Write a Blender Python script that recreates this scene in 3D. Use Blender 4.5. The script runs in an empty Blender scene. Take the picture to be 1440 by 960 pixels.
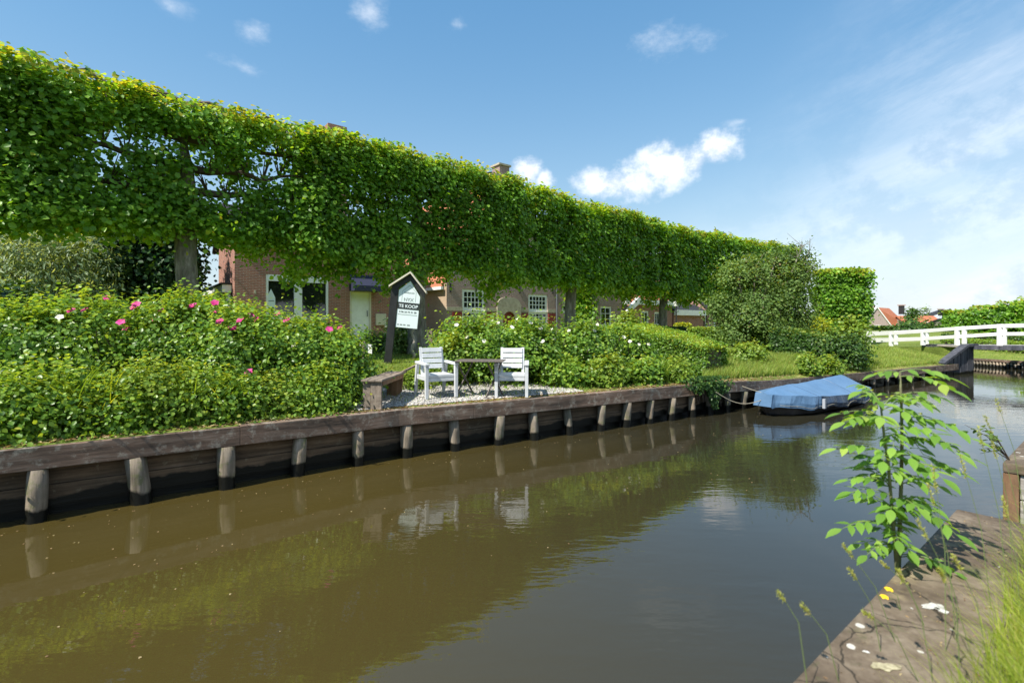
import bpy, math, random
import numpy as np
from mathutils import Vector, Matrix, noise
from mathutils.geometry import delaunay_2d_cdt
from mathutils.bvhtree import BVHTree
R = math.radians
rnd = random.Random(7)
scene = bpy.context.scene
col = scene.collection

# ---------------------------------------------------------------- camera, sky, sun, exposure
F, HY, CX, H = 700.0, 455.0, 720.0, 1.85
cd = bpy.data.cameras.new('camera'); cam = bpy.data.objects.new('camera', cd); col.objects.link(cam)
cam.location = (0, 0, H); cam.rotation_euler = (R(90), 0, 0)
cd.sensor_width = 36; cd.lens = F/1440*36; cd.shift_y = -(480-HY)/1440.0
cd.clip_start = .05; cd.clip_end = 3000
cd.dof.use_dof = True; cd.dof.focus_distance = 9; cd.dof.aperture_fstop = 2.2
scene.camera = cam

SUN_EL = 51.0
sx, sy = -.745, -.667                                   # horizontal direction towards the sun
def nt_math(nt, op, a, b=None, c=None, clamp=False):
    n = nt.nodes.new('ShaderNodeMath'); n.operation = op; n.use_clamp = clamp
    for i, v in enumerate((a, b, c)):
        if v is None: continue
        if isinstance(v, (int, float)): n.inputs[i].default_value = v
        else: nt.links.new(v, n.inputs[i])
    return n.outputs[0]
world = bpy.data.worlds.new('World'); scene.world = world; world.use_nodes = True
wn = world.node_tree; wn.nodes.clear()
sky = wn.nodes.new('ShaderNodeTexSky'); sky.sky_type = 'NISHITA'; sky.sun_disc = False
sky.sun_elevation = R(SUN_EL); sky.sun_rotation = math.atan2(sx, sy)
sky.air_density = 1.3; sky.dust_density = .1; sky.ozone_density = 2.6; sky.altitude = 0
tc = wn.nodes.new('ShaderNodeTexCoord')
sp = wn.nodes.new('ShaderNodeSeparateXYZ'); wn.links.new(tc.outputs['Generated'], sp.inputs[0])
az = nt_math(wn, 'ARCTAN2', sp.outputs[0], sp.outputs[1])
el = nt_math(wn, 'ARCSINE', sp.outputs[2])
def wnoise(scale, stretch, detail=6, rough=.6, off=0, ang=0):
    cb = wn.nodes.new('ShaderNodeCombineXYZ')
    a2 = nt_math(wn, 'ADD', nt_math(wn, 'MULTIPLY', az, math.cos(ang)), nt_math(wn, 'MULTIPLY', el, math.sin(ang)))
    e2 = nt_math(wn, 'SUBTRACT', nt_math(wn, 'MULTIPLY', el, math.cos(ang)), nt_math(wn, 'MULTIPLY', az, math.sin(ang)))
    wn.links.new(nt_math(wn, 'MULTIPLY', a2, stretch[0]), cb.inputs[0])
    wn.links.new(nt_math(wn, 'MULTIPLY', e2, stretch[1]), cb.inputs[1]); cb.inputs[2].default_value = off
    n = wn.nodes.new('ShaderNodeTexNoise'); n.inputs['Scale'].default_value = scale
    n.inputs['Detail'].default_value = detail; n.inputs['Roughness'].default_value = rough
    wn.links.new(cb.outputs[0], n.inputs['Vector']); return n.outputs['Fac']
def px_dir(px, py):
    x, z = (px-CX)/F, (HY-py)/F
    return math.atan2(x, 1), math.asin(z/math.sqrt(1+x*x+z*z))
def ellipse(px, py, wpx, hpx, tilt=0):
    a0, e0 = px_dir(px, py); ra, re = wpx/F, hpx/F
    da = nt_math(wn, 'SUBTRACT', az, a0); de = nt_math(wn, 'SUBTRACT', el, e0)
    c, s = math.cos(tilt), math.sin(tilt)
    u = nt_math(wn, 'DIVIDE', nt_math(wn, 'ADD', nt_math(wn, 'MULTIPLY', da, c), nt_math(wn, 'MULTIPLY', de, s)), ra)
    v = nt_math(wn, 'DIVIDE', nt_math(wn, 'SUBTRACT', nt_math(wn, 'MULTIPLY', de, c), nt_math(wn, 'MULTIPLY', da, s)), re)
    d = nt_math(wn, 'SQRT', nt_math(wn, 'ADD', nt_math(wn, 'MULTIPLY', u, u), nt_math(wn, 'MULTIPLY', v, v)))
    return nt_math(wn, 'SUBTRACT', 1.0, d)
def wsmooth(v, a, b, hi=1.0):
    n = wn.nodes.new('ShaderNodeMapRange'); n.interpolation_type = 'SMOOTHSTEP'
    wn.links.new(v, n.inputs[0]); n.inputs[1].default_value = a; n.inputs[2].default_value = b
    n.inputs[3].default_value = 0; n.inputs[4].default_value = hi; return n.outputs[0]
puff = wnoise(13, (1, 1.2), 8, .62, 3.1)
cum = None
for e in [(842, 258, 36, 22), (868, 258, 34, 22), (895, 254, 44, 28), (950, 232, 34, 30), (928, 232, 38, 40), (975, 228, 40, 22, .5), (1006, 212, 36, 24, .1), (1000, 200, 18, 18),
          (744, 238, 26, 22), (765, 250, 16, 16)]:
    m = ellipse(*e)
    cum = m if cum is None else nt_math(wn, 'MAXIMUM', cum, m)
cum = nt_math(wn, 'ADD', nt_math(wn, 'MAXIMUM', cum, -.8), nt_math(wn, 'MULTIPLY', nt_math(wn, 'SUBTRACT', puff, .5), 2.2))
cumulus = wsmooth(cum, -.08, .85, .98)
wisp = wnoise(3.4, (.75, 2.8), 10, .66, 7.7, .30)
ws = wsmooth(wisp, .36, .72)
side = wsmooth(nt_math(wn, 'SUBTRACT', nt_math(wn, 'ADD', az, nt_math(wn, 'MULTIPLY', el, -.75)), 0.0), .12, .62)
cirrus = nt_math(wn, 'MULTIPLY', ws, side)
veil = nt_math(wn, 'MULTIPLY', wsmooth(nt_math(wn, 'SUBTRACT', nt_math(wn, 'MULTIPLY', az, .62), el), -.05, .30), .50)
cirrus = nt_math(wn, 'MAXIMUM', nt_math(wn, 'MULTIPLY', cirrus, .42), nt_math(wn, 'MULTIPLY', veil, nt_math(wn, 'ADD', nt_math(wn, 'MULTIPLY', ws, .75), .45)))
ww = wnoise(10, (1, 1.6), 8, .65, 1.3)
extra = None
for e in [(522, 15, 42, 40, -.3), (345, 97, 60, 17, -.1), (640, 35, 36, 16), (1255, 166, 40, 16, .1), (1400, 132, 70, 24, .3), (1040, 172, 34, 12), (360, 45, 30, 22), (240, 8, 30, 20), (950, 60, 90, 30)]:
    m = ellipse(*e); extra = m if extra is None else nt_math(wn, 'MAXIMUM', extra, m)
extra = wsmooth(nt_math(wn, 'ADD', nt_math(wn, 'MAXIMUM', extra, -.8), nt_math(wn, 'MULTIPLY', nt_math(wn, 'SUBTRACT', ww, .5), 2.6)), .35, 1.6, .5)
cover = nt_math(wn, 'MAXIMUM', nt_math(wn, 'MAXIMUM', cumulus, cirrus), extra, clamp=True)
shade = wsmooth(puff, .38, .56)
mixc = wn.nodes.new('ShaderNodeMix'); mixc.data_type = 'RGBA'
wn.links.new(shade, mixc.inputs[0]); mixc.inputs[6].default_value = (3.6, 4.15, 4.9, 1); mixc.inputs[7].default_value = (5.6, 5.8, 6.1, 1)
satn = wn.nodes.new('ShaderNodeHueSaturation'); satn.inputs['Saturation'].default_value = 1.85; satn.inputs['Value'].default_value = 1.6
gam = wn.nodes.new('ShaderNodeGamma'); gam.inputs[1].default_value = .52; wn.links.new(sky.outputs[0], gam.inputs[0]); wn.links.new(gam.outputs[0], satn.inputs['Color'])
hz = wn.nodes.new('ShaderNodeMix'); hz.data_type = 'RGBA'; hz.inputs[7].default_value = (2.95, 3.7, 4.5, 1); wn.links.new(satn.outputs[0], hz.inputs[6])
wn.links.new(nt_math(wn, 'MULTIPLY', nt_math(wn, 'EXPONENT', nt_math(wn, 'MULTIPLY', nt_math(wn, 'MAXIMUM', el, 0.0), -5.5)), .85), hz.inputs[0])
mix = wn.nodes.new('ShaderNodeMix'); mix.data_type = 'RGBA'
wn.links.new(cover, mix.inputs[0]); wn.links.new(hz.outputs[2], mix.inputs[6]); wn.links.new(mixc.outputs[2], mix.inputs[7])
bg = wn.nodes.new('ShaderNodeBackground'); bg.inputs[1].default_value = .12
wn.links.new(mix.outputs[2], bg.inputs[0])
wo = wn.nodes.new('ShaderNodeOutputWorld'); wn.links.new(bg.outputs[0], wo.inputs[0])

sd = bpy.data.lights.new('sun', 'SUN'); sun = bpy.data.objects.new('sun', sd); col.objects.link(sun)
sd.energy = 4.6; sd.angle = R(.5); sd.color = (1, .95, .86)
hl = math.hypot(sx, sy); ce = math.cos(R(SUN_EL))
sun.rotation_euler = Vector((sx/hl*ce, sy/hl*ce, math.sin(R(SUN_EL)))).to_track_quat('Z', 'Y').to_euler()
vs = scene.view_settings; vs.view_transform = 'Standard'; vs.look = 'None'; vs.exposure = .86; vs.gamma = 1; vs.use_curve_mapping = False
scene.cycles.max_bounces = 6; scene.cycles.transparent_max_bounces = 4; scene.cycles.transmission_bounces = 4; scene.cycles.diffuse_bounces = 3
scene.cycles.use_denoising = True
scene.cycles.caustics_reflective = False; scene.cycles.caustics_refractive = False

# ---------------------------------------------------------------- materials
def mat(name, color=(.5, .5, .5), rough=.6, spec=.5, metal=0):
    m = bpy.data.materials.new(name); m.use_nodes = True
    b = m.node_tree.nodes['Principled BSDF']
    b.inputs['Base Color'].default_value = (*color, 1); b.inputs['Roughness'].default_value = rough
    b.inputs['Specular IOR Level'].default_value = spec; b.inputs['Metallic'].default_value = metal
    return m
def N(m, t, **kw):
    n = m.node_tree.nodes.new(t)
    for k, v in kw.items():
        if k in n.inputs: n.inputs[k].default_value = v
        else: setattr(n, k, v)
    return n
def L_(m, a, b): m.node_tree.links.new(a, b)
def coords(m, scale=(1, 1, 1), kind='Object'):
    t = N(m, 'ShaderNodeTexCoord'); mp = N(m, 'ShaderNodeMapping'); mp.inputs['Scale'].default_value = scale
    L_(m, t.outputs[kind], mp.inputs[0]); return mp.outputs[0]
def ramp(m, fac, stops):
    r = N(m, 'ShaderNodeValToRGB'); e = r.color_ramp.elements
    while len(e) < len(stops): e.new(.5)
    for i, (p, c) in enumerate(stops): e[i].position = p; e[i].color = (*c, 1)
    L_(m, fac, r.inputs[0]); return r.outputs[0]
def mixrgb(m, fac, a, b, blend='MIX'):
    n = N(m, 'ShaderNodeMix', data_type='RGBA', blend_type=blend)
    for i, v in ((0, fac), (6, a), (7, b)):
        if isinstance(v, (int, float)): n.inputs[i].default_value = v
        elif isinstance(v, tuple): n.inputs[i].default_value = (*v, 1)
        else: L_(m, v, n.inputs[i])
    return n.outputs[2]
def noisy(name, stops, scale=(3, 3, 3), rough=.8, bump=.2, detail=8, spec=.3, stops2=None, scale2=(20, 20, 20), bd=.02, kind='Object'):
    m = mat(name, rough=rough, spec=spec); b = m.node_tree.nodes['Principled BSDF']
    n = N(m, 'ShaderNodeTexNoise', Scale=1.0, Detail=detail, Roughness=.65); L_(m, coords(m, scale, kind), n.inputs['Vector'])
    c = ramp(m, n.outputs['Fac'], stops)
    n2 = N(m, 'ShaderNodeTexNoise', Scale=1.0, Detail=6, Roughness=.7); L_(m, coords(m, scale2, kind), n2.inputs['Vector'])
    if stops2:
        r2 = ramp(m, n2.outputs['Fac'], [(stops2[0], (0, 0, 0)), (stops2[1], (1, 1, 1))])
        c = mixrgb(m, r2, c, stops2[2])
    L_(m, c, b.inputs['Base Color'])
    if bump:
        bp = N(m, 'ShaderNodeBump', Strength=bump, Distance=bd); L_(m, n2.outputs['Fac'], bp.inputs['Height']); L_(m, bp.outputs[0], b.inputs['Normal'])
    return m
def brick(name, c1, c2, mortar, wear=(.3, .3, .3)):
    m = mat(name, rough=.9, spec=.2); b = m.node_tree.nodes['Principled BSDF']
    t = N(m, 'ShaderNodeTexCoord'); s = N(m, 'ShaderNodeSeparateXYZ'); L_(m, t.outputs['Object'], s.inputs[0])
    cb = N(m, 'ShaderNodeCombineXYZ'); L_(m, nt_math(m.node_tree, 'ADD', s.outputs[0], s.outputs[1]), cb.inputs[0]); L_(m, s.outputs[2], cb.inputs[1])
    br = N(m, 'ShaderNodeTexBrick', Scale=1.0); L_(m, cb.outputs[0], br.inputs['Vector'])
    br.inputs['Color1'].default_value = (*c1, 1); br.inputs['Color2'].default_value = (*c2, 1); br.inputs['Mortar'].default_value = (*mortar, 1)
    br.inputs['Mortar Size'].default_value = .008; br.inputs['Brick Width'].default_value = .21; br.inputs['Row Height'].default_value = .062; br.inputs['Bias'].default_value = -.1
    n = N(m, 'ShaderNodeTexNoise', Scale=2.2, Detail=8, Roughness=.7); L_(m, t.outputs['Object'], n.inputs['Vector'])
    f = ramp(m, n.outputs['Fac'], [(.42, (0, 0, 0)), (.75, (.55, .55, .55))])
    L_(m, mixrgb(m, f, br.outputs[0], wear), b.inputs['Base Color'])
    bp = N(m, 'ShaderNodeBump', Strength=.4, Distance=.01); L_(m, br.outputs['Fac'], bp.inputs['Height']); bp.invert = True; L_(m, bp.outputs[0], b.inputs['Normal'])
    return m
def leafmat(name, dark, mid, light, trans=.38, rough=.42, yellow=None):
    m = mat(name, rough=rough, spec=.35); nt = m.node_tree; b = nt.nodes['Principled BSDF']
    a = N(m, 'ShaderNodeAttribute', attribute_name='tint')
    c = ramp(m, a.outputs['Fac'], [(0, dark), (.5, mid), (.85, light), (1, yellow or light)])
    n = N(m, 'ShaderNodeTexNoise', Scale=1.3, Detail=3); L_(m, coords(m), n.inputs['Vector'])
    hs = N(m, 'ShaderNodeHueSaturation', Saturation=1.0); L_(m, c, hs.inputs['Color'])
    L_(m, nt_math(nt, 'MULTIPLY_ADD', n.outputs['Fac'], .9, .55), hs.inputs['Value'])
    L_(m, hs.outputs[0], b.inputs['Base Color'])
    tr = N(m, 'ShaderNodeBsdfTranslucent')
    L_(m, mixrgb(m, 1.0, hs.outputs[0], (1.75, 1.45, .45), 'MULTIPLY'), tr.inputs['Color'])
    ms = N(m, 'ShaderNodeMixShader'); ms.inputs[0].default_value = trans
    L_(m, b.outputs[0], ms.inputs[1]); L_(m, tr.outputs[0], ms.inputs[2])
    L_(m, ms.outputs[0], nt.nodes['Material Output'].inputs['Surface']); return m
M = {}
M['lime'] = leafmat('lime_leaf', (.055, .15, .015), (.15, .32, .028), (.32, .50, .05), .50, yellow=(.36, .36, .04))
M['rose'] = leafmat('rose_leaf', (.05, .125, .02), (.15, .28, .035), (.34, .48, .065), .42, rough=.36, yellow=(.36, .38, .06))
M['box'] = leafmat('hedge_leaf', (.022, .065, .012), (.055, .12, .02), (.13, .22, .035), .34, yellow=(.24, .27, .04))
M['boxlight'] = leafmat('hedge_leaf_light', (.08, .16, .02), (.17, .28, .035), (.32, .42, .06), .4, yellow=(.34, .36, .06))
M['dark'] = leafmat('evergreen_leaf', (.012, .04, .010), (.028, .075, .018), (.06, .12, .03), .3)
M['grey'] = leafmat('grey_leaf', (.06, .12, .03), (.13, .22, .05), (.25, .35, .10), .45, rough=.62, yellow=(.28, .22, .10))
M['willow'] = leafmat('willow_leaf', (.10, .16, .08), (.20, .28, .14), (.36, .44, .24), .42)
M['yellow'] = leafmat('golden_leaf', (.2, .27, .03), (.34, .42, .04), (.5, .52, .05), .5, yellow=(.5, .42, .04))
M['grass'] = leafmat('grass_blade', (.08, .15, .02), (.17, .27, .04), (.32, .40, .08), .42, rough=.5, yellow=(.34, .30, .10))
M['neargrass'] = leafmat('verge_grass_blade', (.13, .22, .02), (.28, .38, .05), (.46, .50, .11), .5, rough=.5, yellow=(.45, .40, .18))
M['elder'] = leafmat('sapling_leaf', (.09, .21, .035), (.20, .38, .06), (.34, .52, .10), .5, rough=.5, yellow=(.5, .5, .1))
M['dry'] = leafmat('dry_leaf', (.16, .09, .05), (.3, .2, .1), (.42, .34, .18), .2, rough=.8)
M['bark'] = noisy('lime_bark', [(.3, (.06, .05, .04)), (.5, (.17, .15, .12)), (.7, (.34, .31, .26))], (9, 9, 3), .9, .9, stops2=(.52, .66, (.12, .15, .07)), scale2=(14, 14, 5), bd=.03)
M['stem'] = mat('green_stem', (.14, .19, .06), .6); M['twig'] = mat('brown_twig', (.09, .065, .045), .8)
M['elderstem'] = noisy('sapling_stem', [(.4, (.10, .09, .05)), (.7, (.2, .24, .1))], (20, 20, 9), .6, .1)
M['brick'] = brick('red_brown_brick', (.33, .125, .085), (.22, .09, .07), (.36, .29, .24), (.38, .22, .16))
M['brick2'] = brick('purple_brown_brick', (.28, .17, .14), (.20, .125, .11), (.42, .37, .33), (.36, .26, .22))
M['tanbrick'] = brick('tan_brick', (.40, .28, .18), (.32, .22, .14), (.42, .36, .28), (.44, .34, .25))
M['pinkbrick'] = brick('pink_brick', (.34, .18, .14), (.28, .15, .12), (.40, .32, .27), (.36, .24, .2))
M['greybrick'] = brick('grey_pink_brick', (.40, .29, .26), (.33, .25, .23), (.42, .36, .33), (.42, .34, .3))
def tiles(name, c1, c2, c3):
    m = mat(name, rough=.75, spec=.3); b = m.node_tree.nodes['Principled BSDF']
    t = N(m, 'ShaderNodeTexCoord'); s = N(m, 'ShaderNodeSeparateXYZ'); L_(m, t.outputs['Object'], s.inputs[0])
    cb = N(m, 'ShaderNodeCombineXYZ'); L_(m, nt_math(m.node_tree, 'ADD', s.outputs[0], s.outputs[1]), cb.inputs[0]); L_(m, s.outputs[2], cb.inputs[1])
    br = N(m, 'ShaderNodeTexBrick', Scale=1.0, offset=0.0); L_(m, cb.outputs[0], br.inputs['Vector'])
    br.inputs['Color1'].default_value = (*c1, 1); br.inputs['Color2'].default_value = (*c2, 1); br.inputs['Mortar'].default_value = (*c3, 1)
    br.inputs['Mortar Size'].default_value = .03; br.inputs['Brick Width'].default_value = .24; br.inputs['Row Height'].default_value = .22
    n = N(m, 'ShaderNodeTexNoise', Scale=.7, Detail=8); L_(m, t.outputs['Object'], n.inputs['Vector'])
    L_(m, mixrgb(m, nt_math(m.node_tree, 'MULTIPLY', n.outputs['Fac'], .5), br.outputs[0], c3), b.inputs['Base Color']); return m
M['orange'] = tiles('orange_roof_tile', (.55, .19, .085), (.44, .15, .07), (.3, .11, .06))
M['slate'] = tiles('dark_roof_tile', (.05, .052, .058), (.035, .037, .042), (.02, .02, .02))
M['white'] = noisy('white_paint', [(.3, (.70, .70, .67)), (.6, (.80, .80, .77))], (3, 3, 3), .45, .03, spec=.4)
M['railwhite'] = noisy('rail_white_paint', [(.3, (.66, .66, .64)), (.7, (.76, .76, .74))], (2, 2, 2), .5, .02)
M['chair'] = noisy('weathered_white_plastic', [(.3, (.46, .48, .49)), (.7, (.62, .63, .64))], (9, 9, 9), .45, .04, spec=.4)
M['cream'] = noisy('cream_paint', [(.3, (.52, .47, .37)), (.7, (.62, .57, .46))], (3, 3, 3), .6, .03)
M['stone'] = noisy('sandstone', [(.3, (.30, .26, .19)), (.7, (.48, .43, .33))], (7, 7, 7), .9, .3)
M['redpaint'] = mat('dark_red_paint', (.20, .022, .018), .45)
M['black'] = noisy('black_paint', [(.3, (.012, .013, .013)), (.7, (.028, .03, .03))], (5, 5, 5), .5, .05)
M['awning'] = mat('dark_blue_canvas', (.018, .022, .05), .7)
def glassmat():
    m = mat('window_glass', (.012, .014, .013), .04, .9); return m
M['glass'] = glassmat()
M['curtain'] = mat('pale_curtain', (.45, .42, .36), .9)
M['panel'] = mat('sign_panel_white', (.66, .74, .74), .4); M['ink'] = mat('sign_ink_dark', (.015, .02, .02), .5); M['inkgrey'] = mat('sign_ink_grey', (.22, .25, .25), .5)
M['bluepanel'] = mat('blue_panel', (.05, .3, .6), .5)
M['metal'] = noisy('rusty_table_metal', [(.35, (.07, .065, .06)), (.65, (.17, .13, .11))], (30, 30, 30), .6, .1, spec=.5)
M['zinc'] = mat('zinc_pipe', (.16, .17, .19), .5, .5, .5)
M['tarp'] = noisy('blue_tarpaulin', [(.3, (.075, .15, .26)), (.7, (.11, .20, .33))], (2.2, 2.2, 2.2), .42, .35, spec=.4, scale2=(6, 6, 10), bd=.03)
M['tarpshade'] = noisy('shaded_blue_tarpaulin', [(.3, (.012, .022, .045)), (.7, (.03, .055, .10))], (5, 5, 5), .3, .35, spec=.5, scale2=(7, 7, 10), bd=.03)  # darker copy of the tarpaulin blue, shade of the sides painted in
M['hull'] = noisy('dark_boat_hull', [(.3, (.018, .018, .02)), (.6, (.06, .05, .045))], (5, 5, 12), .5, .2, spec=.4)
M['hulllight'] = mat('pale_gunwale', (.35, .37, .40), .5)
M['rope'] = mat('pale_rope', (.30, .27, .2), .9)
def woodmat(name, stops, lichen, z_wet=None, grain=(1.2, 14, 14), lich=(.56, .64), rough=.8):
    m = mat(name, rough=rough, spec=.25); b = m.node_tree.nodes['Principled BSDF']
    n = N(m, 'ShaderNodeTexNoise', Scale=1.0, Detail=9, Roughness=.65); L_(m, coords(m, grain), n.inputs['Vector'])
    c = ramp(m, n.outputs['Fac'], stops)
    n2 = N(m, 'ShaderNodeTexNoise', Scale=9.0, Detail=9, Roughness=.72); L_(m, coords(m), n2.inputs['Vector'])
    c = mixrgb(m, ramp(m, n2.outputs['Fac'], [(lich[0], (0, 0, 0)), (lich[1], (.7, .7, .7))]), c, lichen)
    n4 = N(m, 'ShaderNodeTexNoise', Scale=1.1, Detail=5, Roughness=.6); L_(m, coords(m), n4.inputs['Vector'])
    c = mixrgb(m, .75, c, ramp(m, n4.outputs['Fac'], [(.35, (.5, .52, .55)), (.6, (1.25, 1.1, 1.05))]), 'MULTIPLY')
    bp = N(m, 'ShaderNodeBump', Strength=.5, Distance=.015); L_(m, n.outputs['Fac'], bp.inputs['Height']); L_(m, bp.outputs[0], b.inputs['Normal'])
    if z_wet is not None:       # the waterlogged, algae-black foot of the timber
        g = N(m, 'ShaderNodeNewGeometry'); s = N(m, 'ShaderNodeSeparateXYZ'); L_(m, g.outputs['Position'], s.inputs[0])
        n3 = N(m, 'ShaderNodeTexNoise', Scale=3.0, Detail=5); L_(m, g.outputs['Position'], n3.inputs['Vector'])
        zz = nt_math(m.node_tree, 'ADD', s.outputs[2], nt_math(m.node_tree, 'MULTIPLY', nt_math(m.node_tree, 'SUBTRACT', n3.outputs['Fac'], .5), .22))
        mr = N(m, 'ShaderNodeMapRange'); L_(m, zz, mr.inputs[0]); mr.inputs[1].default_value = z_wet; mr.inputs[2].default_value = z_wet+.03
        mr.inputs[3].default_value = 1; mr.inputs[4].default_value = 0
        c = mixrgb(m, mr.outputs[0], c, (.008, .008, .006))
        L_(m, nt_math(m.node_tree, 'MULTIPLY_ADD', mr.outputs[0], -.45, rough), b.inputs['Roughness'])
    L_(m, c, b.inputs['Base Color']); return m
M['capwood'] = woodmat('weathered_cap_timber', [(.3, (.06, .05, .04)), (.5, (.16, .115, .085)), (.75, (.30, .25, .20))], (.36, .35, .29), lich=(.52, .64), grain=(1.5, 1.5, 14))
M['boards'] = woodmat('quay_boards', [(.3, (.05, .038, .026)), (.55, (.15, .11, .07)), (.8, (.27, .21, .15))], (.28, .26, .18), .19, grain=(1.2, 1.2, 22), lich=(.58, .7))
M['postwood'] = woodmat('quay_post_wood', [(.3, (.10, .085, .06)), (.55, (.24, .21, .16)), (.8, (.38, .34, .27))], (.13, .15, .06), .12, grain=(18, 18, 2), lich=(.52, .62))
M['benchwood'] = woodmat('bench_wood', [(.3, (.12, .10, .08)), (.55, (.23, .20, .16)), (.8, (.36, .32, .27))], (.22, .23, .16), grain=(14, 3, 14), lich=(.62, .75))
M['brownwood'] = woodmat('brown_wood', [(.3, (.14, .085, .045)), (.55, (.24, .15, .085)), (.8, (.33, .23, .15))], (.2, .2, .14), grain=(16, 16, 3), lich=(.65, .8))
M['tarwood'] = woodmat('blue_grey_timber', [(.3, (.028, .032, .04)), (.55, (.075, .082, .098)), (.8, (.17, .18, .20))], (.2, .21, .22), .08, grain=(9, 9, 1.2), lich=(.62, .74))
M['palewood'] = woodmat('pale_grey_timber', [(.3, (.2, .19, .165)), (.55, (.40, .385, .345)), (.8, (.56, .55, .5))], (.30, .31, .24), .12, grain=(2, 2, 24), lich=(.55, .68))
M['soil'] = noisy('dry_soil', [(.3, (.10, .075, .05)), (.7, (.24, .18, .12))], (7, 7, 7), .95, .5, stops2=(.55, .7, (.3, .25, .17)), scale2=(40, 40, 40))
M['pebble'] = leafmat('pebbles', (.2, .19, .175), (.38, .36, .33), (.58, .55, .5), .0, .8)
# near quay slab: brown-grey concrete with lichen and droppings
def slab():
    m = mat('stained_quay_stone', rough=.85, spec=.25); b = m.node_tree.nodes['Principled BSDF']; nt = m.node_tree
    v = coords(m)
    n = N(m, 'ShaderNodeTexNoise', Scale=2.4, Detail=9, Roughness=.68); L_(m, v, n.inputs['Vector'])
    c = ramp(m, n.outputs['Fac'], [(.28, (.06, .045, .03)), (.5, (.135, .103, .074)), (.72, (.26, .215, .16))])
    n2 = N(m, 'ShaderNodeTexNoise', Scale=26, Detail=6, Roughness=.7); L_(m, v, n2.inputs['Vector'])
    c = mixrgb(m, .55, c, ramp(m, n2.outputs['Fac'], [(.35, (.55, .5, .45)), (.65, (1.25, 1.25, 1.2))]), 'MULTIPLY')
    n3 = N(m, 'ShaderNodeTexNoise', Scale=5.2, Detail=8, Roughness=.6); L_(m, v, n3.inputs['Vector'])
    c = mixrgb(m, ramp(m, n3.outputs['Fac'], [(.58, (0, 0, 0)), (.68, (.55, .55, .55))]), c, (.30, .24, .14))
    n5 = N(m, 'ShaderNodeTexNoise', Scale=3.1, Detail=9, Roughness=.75); L_(m, coords(m, (1, 1, 3)), n5.inputs['Vector'])
    c = mixrgb(m, ramp(m, n5.outputs['Fac'], [(.57, (0, 0, 0)), (.66, (.75, .75, .75))]), c, (.07, .085, .03))
    vc = N(m, 'ShaderNodeTexVoronoi', Scale=2.3, feature='DISTANCE_TO_EDGE'); wv = N(m, 'ShaderNodeVectorMath', operation='ADD'); nc = N(m, 'ShaderNodeTexNoise', Scale=6, Detail=5); L_(m, v, nc.inputs['Vector']); L_(m, v, wv.inputs[0]); L_(m, mixrgb(m, 1.0, nc.outputs['Color'], (.16, .16, .16), 'MULTIPLY'), wv.inputs[1]); L_(m, wv.outputs[0], vc.inputs['Vector'])
    c = mixrgb(m, nt_math(nt, 'MULTIPLY', nt_math(nt, 'LESS_THAN', vc.outputs['Distance'], .008), .8), c, (.02, .017, .012))
    vo = N(m, 'ShaderNodeTexVoronoi', Scale=9); L_(m, v, vo.inputs['Vector'])
    ns = N(m, 'ShaderNodeTexNoise', Scale=40, Detail=4); L_(m, v, ns.inputs['Vector'])
    dd = nt_math(nt, 'ADD', vo.outputs['Distance'], nt_math(nt, 'MULTIPLY', ns.outputs['Fac'], .12))
    sel = N(m, 'ShaderNodeSeparateColor'); L_(m, vo.outputs['Color'], sel.inputs[0])
    spot = nt_math(nt, 'MULTIPLY', nt_math(nt, 'LESS_THAN', dd, .20), nt_math(nt, 'GREATER_THAN', sel.outputs[0], .8))
    c = mixrgb(m, spot, c, (.48, .46, .40))
    L_(m, c, b.inputs['Base Color'])
    bp = N(m, 'ShaderNodeBump', Strength=.6, Distance=.006); L_(m, n2.outputs['Fac'], bp.inputs['Height']); L_(m, bp.outputs[0], b.inputs['Normal']); return m
M['slab'] = slab()
M['dropping'] = noisy('white_lichen', [(.35, (.25, .23, .19)), (.6, (.62, .61, .57))], (40, 40, 40), .9, .2)
M['lichen'] = noisy('yellow_lichen', [(.35, (.2, .17, .1)), (.6, (.48, .43, .28))], (60, 60, 60), .9, .2)
M['gravelbed'] = noisy('gravel_bed', [(.3, (.16, .14, .12)), (.7, (.36, .33, .29))], (30, 30, 30), .95, .5)
def groundmat():
    m = mat('ground', rough=.95, spec=.15); b = m.node_tree.nodes['Principled BSDF']
    v = coords(m); n = N(m, 'ShaderNodeTexNoise', Scale=.8, Detail=9, Roughness=.65); L_(m, v, n.inputs['Vector'])
    n2 = N(m, 'ShaderNodeTexNoise', Scale=22, Detail=6, Roughness=.7); L_(m, v, n2.inputs['Vector'])
    c = ramp(m, n.outputs['Fac'], [(.3, (.09, .12, .025)), (.5, (.15, .20, .04)), (.7, (.24, .26, .07))])
    c = mixrgb(m, .6, c, ramp(m, n2.outputs['Fac'], [(.3, (.45, .45, .4)), (.7, (1.5, 1.5, 1.3))]), 'MULTIPLY')
    L_(m, c, b.inputs['Base Color']); bp = N(m, 'ShaderNodeBump', Strength=.7, Distance=.05); L_(m, n2.outputs['Fac'], bp.inputs['Height']); L_(m, bp.outputs[0], b.inputs['Normal']); return m
M['ground'] = groundmat()
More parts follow.
